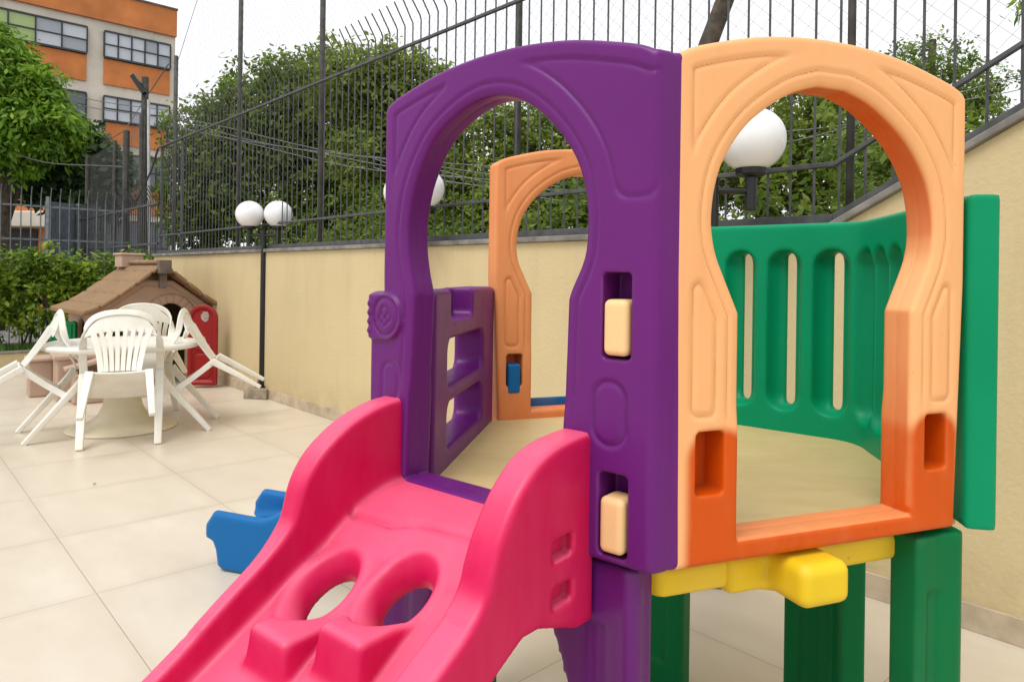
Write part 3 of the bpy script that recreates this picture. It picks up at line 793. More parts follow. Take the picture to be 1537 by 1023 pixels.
# ------------------------------------------------------------------ table and chairs
tc_ = Vector((-3.335, 6.02, 0))
tab = thing('garden_table', 'round white plastic garden table on a yellowed trumpet pedestal', 'table', tc_)
mb = MB(); mb.lathe([(.0, .700), (.55, .700), (.582, .692), (.598, .700), (.605, .718), (.598, .734), (.57, .740), (0.0, .742)], 56, tuple(tc_)); obj('table_top', mb, M_white, tab, smooth=False, bevel=0)
mb = MB(); mb.lathe([(.42, 0), (.43, .008), (.415, .02), (.33, .035), (.25, .065), (.19, .12), (.155, .19), (.135, .28), (.125, .4), (.13, .57), (.16, .65), (.20, .699)], 44, tuple(tc_)); obj('pedestal', mb, M_oldwhite, tab, smooth=True)

def smoothpath(P, n=5): return [Vector(p) for p in catmull(P, False, n)]
M_chair = M_white
def make_chair(label):
    r = thing('garden_chair', label, 'chair', (0, 0, 0), 'white plastic chairs tipped forward against the table')
    for sg in (-1, 1):
        # front leg: flat tapered blade
        mb = MB(); mb.ribbon([(0.005, sg * .262, 0), (0.0, sg * .265, .30), (-.005, sg * .268, .55), (-.012, sg * .268, .632)], (1, 0, 0), [.036, .045, .055, .062], [.052, .060, .066, .062])
        obj('front_leg', mb, M_chair, r, bevel=.008, world=False)
        mb = MB(); mb.ribbon([(-.525, sg * .225, 0), (-.46, sg * .213, .20), (-.375, sg * .198, .44)], (1, .0, .2), [.032, .04, .056], [.044, .050, .058])
        obj('rear_leg', mb, M_chair, r, bevel=.007, world=False)
    # arms running up into the arched top of the back: one closed band
    half = [(-.005, .268, .628), (-.035, .27, .662), (-.09, .272, .692), (-.165, .27, .722), (-.26, .266, .757), (-.335, .258, .795), (-.39, .240, .84), (-.43, .198, .885), (-.452, .13, .912), (-.46, .06, .923)]
    P = smoothpath([(x, y, z) for x, y, z in half] + [(-.462, 0, .926)] + [(x, -y, z) for x, y, z in half[::-1]], 4)
    n = len(P); side = []; wd = []
    for i, p in enumerate(P):
        u = abs(i / (n - 1) * 2 - 1)                     # 1 at the leg, 0 at the crest
        k = float(np.clip((u - .42) / .25, 0, 1))
        sd = Vector((0, 1, 0)) * k + Vector((.15, 0, -1)) * (1 - k)
        if p.y < 0 and k > 0: sd = Vector((0, -1, 0)) * k + Vector((.15, 0, -1)) * (1 - k)
        side.append(sd.normalized()); wd.append(.058 if k > .5 else .05 + .0 * (1 - k))
    mb = MB(); mb.ribbon(P, side, wd, .014); obj('arm_frame', mb, M_chair, r, bevel=.005, world=False)
    # back: curved shell above, vertical slats below
    def bx_(y, z):
        s_ = (z - .44) / .48
        return -.372 - .085 * s_ ** 1.3 + .35 * y * y - .0
    mb = MB(); nu, nv = 22, 7; V = []; Fc = []
    def halfw(z): return .245 * math.sqrt(max(0.0, 1 - ((z - .70) / .228) ** 2)) if z > .70 else .155
    for side_ in (0, 1):
        for j in range(nv):
            tz = j / (nv - 1)
            for i in range(nu):
                ty = i / (nu - 1) * 2 - 1
                z1 = .70 + .222 * math.sqrt(max(0, 1 - (ty * .97) ** 2)); y = ty * .245
                z0 = .775 - .035 * abs(ty) ** 3
                z = z0 + (max(z1, z0) - z0) * tz
                V.append((bx_(y, z) + (.009 if side_ else 0), y, z))
    for side_ in (0, 1):
        for j in range(nv - 1):
            for i in range(nu - 1):
                a = side_ * nu * nv + j * nu + i; q = (a, a + 1, a + nu + 1, a + nu); Fc.append(q if side_ else q[::-1])
    B2 = nu * nv
    for i in range(nu - 1):
        for j in (0, nv - 1): a = j * nu + i; Fc.append((a, a + 1, a + 1 + B2, a + B2))
    for j in range(nv - 1):
        for i in (0, nu - 1): a = j * nu + i; Fc.append((a, a + nu, a + nu + B2, a + B2))
    mb.add(V, Fc)
    for k in range(8):
        ty = (k - 3.5) / 3.5
        pth = [(bx_(ty * (.20 - .075 * (1 - q)) , .452 + q * .345), ty * (.20 - .075 * (1 - q) - .012 * math.sin(q * 3.1)), .452 + q * .345) for q in np.linspace(0, 1, 8)]
        wl = [.030] * 8 if k not in (0, 7) else [.04] * 8
        mb.ribbon(pth, (0, 1, 0), wl, .011)
    obj('backrest', mb, M_chair, r, bevel=.003, world=False)
    # seat: dished slab with skirt
    V = []; Fc = []; nu, nv = 9, 8
    for lay in (0, 1):
        for i in range(nu):
            for j in range(nv):
                tx, ty = i / (nu - 1), j / (nv - 1) * 2 - 1
                x = -.385 + .40 * tx; hw = .185 + .045 * tx; y = ty * hw
                z = .438 + .022 * tx + .012 * ty * ty - .014 * math.sin(tx * math.pi) - (.02 * max(0, tx - .85) / .15) - (.016 if lay else 0)
                V.append((x, y, z))
    for lay in (0, 1):
        for i in range(nu - 1):
            for j in range(nv - 1):
                a = lay * nu * nv + i * nv + j; q = (a, a + nv, a + nv + 1, a + 1); Fc.append(q if not lay else q[::-1])
    B2 = nu * nv
    for i in range(nu - 1):
        for j in (0, nv - 1): a = i * nv + j; Fc.append((a, a + nv, a + nv + B2, a + B2))
    for j in range(nv - 1):
        for i in (0, nu - 1): a = i * nv + j; Fc.append((a, a + 1, a + 1 + B2, a + B2))
    mb = MB().add(V, Fc)
    for sg in (-1, 1): mb.ribbon([(-.38, sg * .188, .425), (-.18, sg * .208, .43), (.0, sg * .245, .445)], (0, 0, 1), [.05, .045, .05], .016)
    obj('seat', mb, M_chair, r, bevel=.004, world=False)
    return r
def put(r, foot, to, tilt):
    d = Vector((to[0] - foot[0], to[1] - foot[1], 0)); a = math.atan2(d.y, d.x)
    r.matrix_world = Matrix.Translation((foot[0], foot[1], 0.004)) @ Matrix.Rotation(a, 4, 'Z') @ Matrix.Rotation(R(tilt), 4, 'Y')
ch = make_chair('white plastic chair nearest the camera, its slatted back turned to the viewer')
put(ch, (-2.973, 5.327), (-3.32, 6.02), 36)
labels = [('white plastic chair cut by the left picture edge, tipped towards the table', (-3.90, 5.56), (-3.335, 6.02), 41),
          ('white plastic chair tipped beside the lamp post base, rear legs in the air', (-2.625, 6.22), (-3.335, 6.02), 41),
          ('white plastic chair at the far side of the table before the playhouse', (-3.50, 6.76), (-3.36, 6.02), 36)]
for lb, ft, to, tl in labels:
    c2 = dup(ch, lb, (0, 0, 0)); put(c2, ft, to, tl)
bpy.context.view_layer.update()

# ------------------------------------------------------------------ toy cottage
M_stone = plastic('mushroom brown plastic', (0.46, 0.315, 0.23), 0.5, wear=0.4)
M_stone2 = plastic('paler mushroom plastic', (0.49, 0.345, 0.26), 0.5, wear=0.4)
M_roof = plastic('brown shingle plastic', (0.27, 0.165, 0.082), 0.55, wear=0.6)
M_beam = plastic('dark brown plastic', (0.12, 0.085, 0.06), 0.5)
M_red = plastic('red plastic', (0.29, 0.012, 0.012), 0.4, wear=0.5)
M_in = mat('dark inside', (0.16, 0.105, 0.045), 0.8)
PC = Vector((-4.66, 7.74, 0)); px = Vector((.694, .72, 0)).normalized(); py = Vector((-.72, .694, 0)).normalized()
house = thing('toy_cottage', 'brown plastic toy cottage with shingled gable roof and stone arched doorway', 'playhouse', PC)
def HP(x, y, z): return PC + px * x + py * y + Vector((0, 0, z))
WD, DP, EZ, RZ = 1.43, 1.08, .93, 1.40
M3 = [list(px), list(py), UZ]
# front wall with arched door and window, carved stones
ax, X, Y, Z = grid((.02, -.02, -.02), (WD - .02, .12, 1.42), .011)
X2, Z2 = np.meshgrid(ax[0], ax[2], indexing='ij')
gab = [(.06, 0), (WD - .06, 0), (WD - .06, .90), (WD / 2 + .17, 1.24), (WD / 2 - .17, 1.24), (.06, .90)]
d2 = polysdf(gab, X2, Z2)
def archd(cx, hw, zs, z0): return np.where(Z2 > zs, np.hypot(X2 - cx, Z2 - zs) - hw, np.maximum(np.abs(X2 - cx) - hw, z0 - Z2))
dd_ = archd(.86, .185, .78, -.5); wd_ = archd(.33, .12, .70, .42)
d2 = np.maximum(d2, -np.minimum(dd_, wd_))
g = np.zeros_like(d2)
for dist, cx, cz, bw_, n_ in ((dd_, .86, .78, .115, 9), (wd_, .33, .70, .10, 7)):
    inb = (dist > 0) & (dist < bw_) & (Z2 > cz - .05)
    an = np.arctan2(Z2 - cz, X2 - cx) / math.pi * n_
    e_ = np.abs(an - np.round(an)) / n_ * math.pi * np.hypot(X2 - cx, Z2 - cz)
    g += np.where(inb, .012 * np.exp(-(e_ / .009) ** 2) - .016, 0) + .012 * np.exp(-((dist - bw_) / .009) ** 2) * (Z2 > cz - .05)
bord = polysdf(gab, X2, Z2); g += .010 * np.exp(-((bord + .06) / .009) ** 2) * (Z2 > .8)
for bx_, bz_ in ((.52, 1.02), (.62, .55), (.12, .55), (1.2, .6), (.55, .25), (1.18, .3)):
    q = rbox2(X2, Z2, bx_ - .05, bx_ + .05, bz_ - .025, bz_ + .025, .015); g += -.007 * sstep(.004, -.004, q)
f = ext(d2[:, None, :], np.maximum(g[:, None, :] + .02 - Y, Y - .09), .012)
moulded('front_wall', f, ax, (list(PC), M3), M_stone, house, scale=1)
# side wall (left) with arched window
ax, X, Y, Z = grid((.02, .05, -.02), (.14, DP + .02, .96), .012)
Y2, Z2 = np.meshgrid(ax[1], ax[2], indexing='ij')
d2 = rbox2(Y2, Z2, .07, DP, 0, .93, .02); X2 = Y2
w1 = np.where(Z2 > .62, np.hypot(Y2 - .55, Z2 - .62) - .17, np.maximum(np.abs(Y2 - .55) - .17, .38 - Z2))
d2 = np.maximum(d2, -w1)
g = .010 * np.exp(-((w1 - .05) / .01) ** 2)
f = ext(d2[None], np.maximum(.05 - X + g[None] * 1, X - .11), .012)
moulded('side_wall', f, ax, (list(PC), M3), M_stone2, house, scale=1)
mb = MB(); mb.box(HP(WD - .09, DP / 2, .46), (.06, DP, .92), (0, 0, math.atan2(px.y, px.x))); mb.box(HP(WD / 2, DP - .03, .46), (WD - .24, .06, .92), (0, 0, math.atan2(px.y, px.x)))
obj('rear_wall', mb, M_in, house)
# roof: two slopes with bell-cast eaves and shingle rows
prof = [(-.115, .91), (-.03, .937), (.10, 1.0), (.25, 1.10), (.45, 1.255), (WD / 2, 1.46)]
sm_ = catmull(prof, False, 6)
def roofhalf(mir):
    ax, X, Y, Z = grid((-.2, -.20, .80), (WD / 2 + .04, DP + .2, 1.52), .0125)
    X2, Z2 = np.meshgrid(ax[0], ax[2], indexing='ij')
    P = [tuple(p) for p in sm_] + [(p[0], p[1] - .06) for p in sm_[::-1]]
    d = polysdf(P, X2, Z2)[:, None, :]
    step = np.zeros(X.shape)
    for xs in (.06, .24, .42, .58):
        sc_ = xs + .015 * np.abs(np.sin((Y + xs * 3) * 9))
        step = step + .016 * np.exp(-((X - sc_) / .010) ** 2)
        e_ = np.abs(((Y + xs * 1.7) / .29) % 1 - .5) * .29
        step = step + .012 * np.exp(-(e_ / .006) ** 2) * ((X > xs) & (X < xs + .18))
    f = ext(d, np.abs(Y - DP / 2 + .02) - DP / 2 - .13, .018) + step * 1.1
    O = PC; M = M3
    if mir: O = PC + px * WD; M = [list(-px), list(py), UZ]
    return moulded('roof', f, ax, (list(O), M), M_roof, house, scale=1)
roofhalf(False); roofhalf(True)
hr = (0, 0, math.atan2(px.y, px.x))
mb = MB(); mb.box(HP(WD / 2, DP / 2 - .02, 1.455), (.15, DP + .20, .05), hr); obj('ridge_cap', mb, M_roof, house, bevel=.018)
mb = MB(); mb.box(HP(WD / 2, -.16, 1.40), (.14, .09, .16), hr); mb.box(HP(WD / 2, -.12, 1.25), (.075, .07, .20), hr); obj('ridge_beam', mb, M_beam, house, bevel=.008)
mb = MB(); mb.box(HP(WD / 2 - .02, DP - .10, 1.47), (.26, .26, .16), hr); mb.box(HP(WD / 2 - .02, DP - .10, 1.555), (.30, .30, .03), hr); obj('chimney', mb, M_stone2, house, bevel=.012)
# red half door swung open
dr0 = Vector((-3.745, 8.09, 0)); ddx = Vector((.99, .12, 0)).normalized(); ddy = Vector((-.12, .99, 0)).normalized()
ax, X, Y, Z = grid((-.02, -.03, .01), (.36, .09, 1.0), .0075)
X2, Z2 = np.meshgrid(ax[0], ax[2], indexing='ij')
def dshape(i): return np.where(Z2 > .80, np.hypot(X2 - .165, Z2 - .80) - (.165 - i), np.maximum(np.abs(X2 - .165) - .165 + i, .03 + i - Z2))
d2 = dshape(0); g = .016 * sstep(.0, -.012, dshape(.04)) + .010 * np.exp(-(rbox2(X2, Z2, .07, .26, .10, .40, .05) / .01) ** 2) - .012 * sstep(.01, -.01, rbox2(X2, Z2, .07, .26, .44, .50, .02))
f = ext(d2[:, None, :], np.maximum(g[:, None, :] - Y, Y - .055), .012)
door = moulded('door', f, ax, (list(dr0), [list(ddx), list(ddy), UZ]), M_red, house, scale=1)
def decal(cx, cz, rx, rz, m, name, seed):
    rg = random.Random(seed); pts = []
    for k in range(22):
        a = 2 * math.pi * k / 22; q = 1 + rg.uniform(-.13, .13)
        pts.append(dr0 + ddx * (cx + rx * q * math.cos(a)) + ddy * .0135 + Vector((0, 0, cz + rz * q * math.sin(a))))
    mb = MB(); mb.prism(pts, -ddy * .0025); obj(name, mb, m, door)
M_st = mat('worn pale sticker', (0.50, 0.40, 0.35), 0.6, 0.3, 40); M_st2 = mat('worn yellow sticker', (0.62, 0.42, 0.18), 0.6, 0.3, 40)
decal(.19, .83, .045, .06, M_st, 'sticker', 3); decal(.16, .53, .045, .07, M_st2, 'sticker', 5)

# low stone-look toy bench blocks and a green scalloped panel at the cottage's side
bt = thing('toy_bench', 'low brown stone look plastic bench beside the toy cottage', 'toy bench', (-4.72, 7.3, 0))
hr2 = (0, 0, R(38))
for c_, sz in (((-5.06, 7.52, .19), (.22, .30, .38)), ((-4.56, 7.36, .22), (.40, .40, .44)), ((-4.32, 7.2, .15), (.34, .3, .30))):
    mb = MB(); mb.box(c_, sz, hr2); obj('stone_block', mb, M_stone, bt, bevel=.022, seg=3)
for c_, sz in (((-4.56, 7.36, .455), (.46, .46, .05)), ((-5.06, 7.52, .395), (.27, .35, .04))):
    mb = MB(); mb.box(c_, sz, hr2); obj('block_top', mb, M_stone2, bt, bevel=.014)
mb = MB(); mb.box((-4.30, 7.28, .42), (.62, .32, .045), (0, R(-14), R(38))); obj('bench_plank', mb, M_stone2, bt, bevel=.012)
gp0 = at_depth(73, 532, 8.0); mb = MB()
zt_ = at_depth(73, 484, 8.0).z
poly = [Vector((gp0.x, 8.0, gp0.z))] + [Vector((gp0.x + .30 * k / 24, 8.0, zt_ + .022 * abs(math.sin(k / 24 * math.pi * 4)))) for k in range(25)] + [Vector((gp0.x + .30, 8.0, gp0.z))]
mb.prism(poly, (0, .05, 0))
for k in range(4): mb.box((gp0.x + .04 + .073 * k, 7.996, (gp0.z + zt_) / 2), (.012, .012, zt_ - gp0.z - .02))
gpn = thing('toy_counter', 'green scalloped plastic counter back beside the toy cottage', 'toy counter', (gp0.x, 8.0, 0))
obj('counter_back', mb, M_greenleg, gpn, bevel=.006)
mb = MB(); mb.box((gp0.x + .15, 8.10, gp0.z / 2), (.28, .20, gp0.z)); obj('counter_body', mb, M_stone, gpn, bevel=.012)

# ------------------------------------------------------------------ planter, hedge
p_pl = at_z(10, 553, 0)
pe = wallp(T_END - .02)
pl = thing('planter_wall', 'low yellow rendered planter edge at the foot of the hedge', 'planter', p_pl)
def BP(t, off, z): return pe - B_ * t - A_ * (-off) + Vector((0, 0, z))   # t leftwards, off away from the yard
mb = MB(); mb.prism([BP(0.0, 0, 0), BP(7, 0, 0), BP(7, 0, .22), BP(0.0, 0, .22)], A_ * .13); obj('planter_face', mb, M_wall, pl)
mb = MB(); mb.prism([BP(0.0, -.015, .222), BP(7, -.015, .222), BP(7, -.015, .25), BP(0.0, -.015, .25)], A_ * .16); obj('planter_cap', mb, M_coping, pl, bevel=.005)
soil = MB(); soil.add([BP(0, .13, .2), BP(7, .13, .2), BP(7, 1.9, .2), BP(0, 1.9, .2)], [(0, 1, 2, 3)])
tag(obj('soil', soil, mat('soil', (0.045, 0.03, 0.018), 0.95, 0.4, 12, 0.8, 30)), kind='structure')

def leafquads(P, nrm, size, aspect=0.5, droop=0.0, jitter=0.7, bend=False):
    n = len(P); a = nrm + rng.normal(0, jitter, (n, 3)); a /= np.linalg.norm(a, axis=1)[:, None] + 1e-9
    t = rng.normal(0, 1, (n, 3)); t[:, 2] -= droop; t -= a * np.sum(t * a, 1)[:, None]; t /= np.linalg.norm(t, axis=1)[:, None] + 1e-9
    b_ = np.cross(a, t); sz = size * rng.uniform(.6, 1.3, n)[:, None]
    return np.stack([P, P + t * sz * .5 + b_ * sz * aspect * .5 - a * sz * .05, P + t * sz, P + t * sz * .5 - b_ * sz * aspect * .5 - a * sz * .05], 1)
def crown(blobs, nclump, per, size, spread, aspect=.5, droop=0., shell=.55, jitter=.7):
    """blobs: list of (centre, radii); leaf clumps spread through and over them, uneven outline"""
    vol = np.array([b_[1][0] * b_[1][1] * b_[1][2] for b_ in blobs]) ** .67; vol = vol / vol.sum()
    Vs, ts = [], []
    for (c_, r_), w_ in zip(blobs, vol):
        k = max(3, int(nclump * w_)); c_ = np.array(c_); r_ = np.array(r_)
        d = rng.normal(0, 1, (k, 3)); d /= np.linalg.norm(d, axis=1)[:, None]
        rad = shell + (1 - shell) * rng.random(k) ** .6; rad *= 1 + rng.normal(0, .09, k)
        cp = c_ + d * rad[:, None] * r_
        for i in range(k):
            m = int(per * rng.uniform(.5, 1.4)); sp = spread * rng.uniform(.6, 1.35)
            dd = rng.normal(0, 1, (m, 3)); dd /= np.linalg.norm(dd, axis=1)[:, None]
            pp = cp[i] + dd * (sp * rng.random(m) ** .5)[:, None] * np.array([1, 1, .75])
            nn = dd * .6 + d[i] * .5 + np.array([0, 0, .7])
            Vs.append(leafquads(pp, nn, size, aspect, droop, jitter))
            ts.append(np.clip(rng.normal(.48, .24) + rng.normal(0, .16, m), 0, 1))
    return np.concatenate(Vs), np.concatenate(ts)
def limbs(mb, base, top, r0, blobs, lean=0.15, n=3):
    base = Vector(base); top = Vector(top); mid = base.lerp(top, .55) + Vector((random.uniform(-lean, lean), random.uniform(-lean, lean), 0))
    mb.tube([base, base.lerp(mid, .5) + Vector((lean * .2, 0, 0)), mid, top], [r0, r0 * .85, r0 * .65, r0 * .3], 9)
    for c_, r_ in blobs:
        for k in range(n):
            a = base.lerp(mid, random.uniform(.55, 1.0)); q = Vector(c_) + Vector((random.uniform(-.6, .6) * r_[0], random.uniform(-.6, .6) * r_[1], random.uniform(-.2, .7) * r_[2]))
            m_ = a.lerp(q, .5) + Vector((0, 0, .12 * (q - a).length))
            mb.tube([a, m_, q], [r0 * .38, r0 * .25, r0 * .07], 6)
L_dark = leafmat('dark street tree leaf', (.078, .128, .016), (.15, .235, .03), (.27, .35, .055), trans=.5)
L_mid = leafmat('street tree leaf', (.105, .16, .018), (.195, .275, .032), (.33, .40, .06), trans=.5)
L_bright = leafmat('bright hanging leaf', (.08, .18, .014), (.18, .34, .022), (.33, .48, .045), trans=.45)
L_hedge = leafmat('hedge leaf', (.085, .16, .014), (.19, .31, .024), (.36, .46, .045), trans=.45)
L_shade = leafmat('broad dark leaf', (.020, .048, .018), (.05, .10, .034), (.12, .19, .07))
L_grass = leafmat('grass blade', (.04, .11, .015), (.09, .21, .025), (.17, .30, .04))

hedge_lab = ['bright green shrub at the left picture edge before the street fence', 'bright green leafy shrub second from the left edge in the hedge', 'tall bright green shrub in the middle of the hedge before the grey gate', 'green shrub of the hedge just left of the toy cottage roof', 'small green plant behind the chimney of the toy cottage']
for i, (tb, hh, wd2) in enumerate(((2.75, 1.55, .60), (2.05, 1.60, .55), (1.35, 1.66, .52), (.80, 1.5, .40), (.15, 1.62, .32))):
    c_ = BP(tb, .75, 0); r = thing('shrub', hedge_lab[i], 'shrub', (c_.x, c_.y, .2), 'shrubs in the planter hedge')
    blobs = [((c_.x + rng.normal(0, .05), c_.y, .95), (wd2, wd2, .62)), ((c_.x - .12, c_.y - .1, hh - .40), (wd2 * .75, wd2 * .7, .40)), ((c_.x + .18, c_.y, hh - .34), (wd2 * .6, wd2 * .6, .36))]
    V, tn = crown(blobs, 190, 26, .085, .13, .5, .3, .5); tn = np.clip(tn, 0, 1)
    quads('foliage', V, L_hedge, r, tn)
    mb = MB()
    for k in range(6): mb.tube([(c_.x + random.uniform(-.2, .2), c_.y + random.uniform(-.2, .2), .2), (c_.x + random.uniform(-.25, .25), c_.y + random.uniform(-.2, .2), .9), (c_.x + random.uniform(-.3, .3), c_.y + random.uniform(-.2, .2), 1.35)], [.015, .011, .004], 5)
    obj('stem', mb, M_bark, r)
# grass strip
n = 5200; tt = rng.uniform(0, 4.5, n); of = rng.uniform(.14, .85, n)
base = np.array([list(BP(a, b_, .2)) for a, b_ in zip(tt, of)]); d_ = rng.normal(0, .03, (n, 3)); d_[:, 2] = rng.uniform(.05, .14, n); sd = rng.normal(0, 1, (n, 3)); sd[:, 2] = 0; sd *= .006 / (np.linalg.norm(sd, axis=1)[:, None])
V = np.stack([base - sd, base + sd, base + d_ + sd * .2, base + d_ - sd * .2], 1)
tag(quads('grass', V, L_grass, None, rng.random(n)), 'short green grass growing in the planter before the hedge', 'grass', kind='stuff')

# ------------------------------------------------------------------ street fence behind the hedge (left)
M_lfence = mat('light grey fence paint', (0.20, 0.21, 0.22), 0.5, 0.2, 14)
sf = thing('street_fence', 'light grey vertical bar fence behind the hedge at left', 'fence', BP(2, 1.75, 0))
SF = 1.7
mb = MB(); t = -.1; cnt = 0
while t < 5.6:
    mb.tube([BP(t, SF, .2), BP(t, SF, 2.45), BP(t, SF - .01, 2.5), BP(t, SF - .07, 2.62)], .0085, 5); t += .128
obj('bar_panel', mb, M_lfence, sf)
for z in (.5, 1.80, 2.32):
    mb = MB(); mb.prism([BP(-.1, SF + .012, z), BP(5.6, SF + .012, z), BP(5.6, SF + .012, z + .03), BP(-.1, SF + .012, z + .03)], A_ * .02); obj('rail', mb, M_lfence, sf)
# lower dark fence continuing past the wall end, with net posts
lf = thing('corner_fence', 'lower dark bar fence with bent tips running on past the wall end', 'fence', wallp(5.5))
mb = MB(); t = T_END + .05
while t < 11.5:
    mb.tube([wallp(t, FO, .2), wallp(t, FO, 2.42), wallp(t, FO - .01, 2.47), wallp(t + rng.normal(0, .01), FO - .10, 2.64)], .0085, 5); t += .118
obj('bar_panel', mb, M_fence, lf)
for z in (1.75, 2.36):
    mb = MB(); mb.prism([wallp(T_END, FO - .015, z), wallp(11.5, FO - .015, z), wallp(11.5, FO - .015, z + .03), wallp(T_END, FO - .015, z + .03)], B_ * .03); obj('rail', mb, M_fence, lf)
mb = MB(); mb.tube([wallp(4.3, FO, 3.21), wallp(4.65, FO, 2.9), wallp(5.6, FO, 2.37)], .016, 6); obj('sloping_rail', mb, M_fence, lf)
k = 0
for tt, zt in ((5.7, 3.95), (7.4, 3.75), (9.6, 3.75)):
    mb = MB(); mb.bar(wallp(tt, NO, 0), wallp(tt, NO, zt), .035, n=8); obj('net_post', mb, M_pole, lf)
M_veil, nt, b = newmat('fine shade net')
tr = N(nt, 'ShaderNodeBsdfTransparent'); mx = N(nt, 'ShaderNodeMixShader'); mx.inputs[0].default_value = .30
b.inputs['Base Color'].default_value = (.10, .10, .09, 1); b.inputs['Roughness'].default_value = 1
L(nt, tr.outputs[0], mx.inputs[1]); L(nt, b.outputs[0], mx.inputs[2]); L(nt, mx.outputs[0], nt.nodes['Material Output'].inputs[0])
mb = MB(); mb.add([wallp(5.7, NO + .04, 2.0), wallp(9.6, NO + .04, 2.0), wallp(9.6, NO + .04, 3.7), wallp(7.4, NO + .04, 3.72), wallp(5.7, NO + .04, 3.9)], [(0, 1, 2, 3, 4)]); obj('shade_net', mb, M_veil, lf)
# blue-grey sheet metal gate behind
gt = thing('metal_gate', 'blue grey sheet metal gate behind the hedge', 'gate', BP(1.9, 3.2, 0))
M_gate = mat('blue grey sheet metal', (0.155, 0.19, 0.225), 0.55, 0.2, 5)
g0 = at_depth(66, 400, 13.0); g1_ = at_depth(150, 400, 15.6)
dv = (g1_ - g0); dv.z = 0; ln = dv.length; dv.normalize(); gn = Vector((-dv.y, dv.x, 0))
V = []; nr_ = 56
poly = [Vector((g0.x, g0.y, 0)) + dv * (ln * k / nr_) + gn * (.018 * (k % 2)) for k in range(nr_ + 1)]
mb = MB(); mb.add(poly + [p + Vector((0, 0, 2.62 + .15 * i / nr_)) for i, p in enumerate(poly)], [(i, i + 1, nr_ + 2 + i, nr_ + 1 + i) for i in range(nr_)])
go = obj('gate_sheet', mb, M_gate, gt); sd_ = go.modifiers.new('th', 'SOLIDIFY'); sd_.thickness = .01
mb = MB(); 
for k in (0, .5, 1): mb.box(Vector((g0.x, g0.y, 1.34)) + dv * ln * k - gn * .06, (.06, .06, 2.72))
obj('gate_post', mb, M_lfence, gt)

# poles beyond the corner
up_ = thing('utility_pole', 'weathered grey pole with slanted steel bracket before the orange building', 'pole', at_depth(214, 400, 14.0) * 1)
b0_ = at_depth(214, 405, 14.0); mb = MB(); mb.bar((b0_.x, b0_.y, 0), (b0_.x, b0_.y, at_depth(214, 116, 14.0).z), .075, .065, 10); obj('pole_shaft', mb, M_pole, up_, smooth=False)
q0 = at_depth(217, 140, 13.9); q1 = at_depth(199, 113, 13.9); mb = MB(); mb.ribbon([q0, q1], (0, 1, 0), .08, .09); obj('bracket', mb, M_black, up_)
wp = thing('white_pipe', 'thin white vertical pipe standing beside the utility pole', 'pipe', at_depth(225, 400, 13.6))
b0_ = at_depth(225.5, 405, 13.6); t0_ = at_depth(223, 150, 13.6); mb = MB(); mb.bar((b0_.x, b0_.y, 0), t0_, .028, n=8); obj('pipe_shaft', mb, mat('white pipe paint', (.6, .6, .58), .5), wp)
sp = thing('short_post', 'short dark net post with rope behind the corner of the fence', 'post', at_depth(187, 400, 12.2))
b0_ = at_depth(187, 405, 12.2); mb = MB(); mb.bar((b0_.x, b0_.y, 0), (b0_.x, b0_.y, at_depth(187, 196, 12.2).z), .055, n=8); obj('post_shaft', mb, M_pole, sp)
mb = MB(); mb.tube([at_depth(150, 218, 12.2), at_depth(187, 196, 12.2), at_depth(217, 150, 13.6), at_depth(253, 96, 9.8)], .008, 4); obj('guy_rope', mb, M_net, sp)

# overhead cables
M_cab = mat('grey cable', (0.10, 0.10, 0.10), 0.5); M_cab2 = mat('pale cable', (0.20, 0.205, 0.21), 0.45)
def cable(a, b_, r, m, label, sag=.25, strands=1, grp='overhead cables'):
    mb = MB()
    for k in range(strands):
        dz = .05 * k; P = []
        for q in np.linspace(0, 1, 14):
            p = Vector(a).lerp(Vector(b_), q); p.z += -sag * 4 * q * (1 - q) - dz + .03 * math.sin(q * 9 + k * 2); P.append(p)
        mb.tube(P, r, 5)
    return tag(obj('overhead_cable', mb, m), label, 'cable', grp)
cable(at_depth(-40, 100, 20), at_depth(300, 172, 20), .012, M_cab, 'uppermost thin cable crossing before the orange building', .2)
cable(at_depth(-40, 108, 20.3), at_depth(300, 178, 20.3), .012, M_cab, 'lower of the two thin cables sagging across the orange building', .3)
cable(at_depth(-40, 205, 17), at_depth(190, 252, 12.2), .012, M_cab, 'thin cable passing before the left street tree', .2)
cable(at_depth(260, 175, 10.5), at_depth(840, 262, 7.6), .006, M_cab2, 'bundle of pale cables seen between the fence bars before the big tree', .12, 4)
cable(at_depth(560, 235, 8.0), at_depth(1010, 292, 6.4), .005, M_cab2, 'pale cables showing through the arch of the purple panel', .10, 3)
cable(at_depth(1040, 222, 6.2), at_depth(1560, 112, 5.4), .004, M_cab2, 'pair of thin cables behind the near lamp globe', .05, 2)

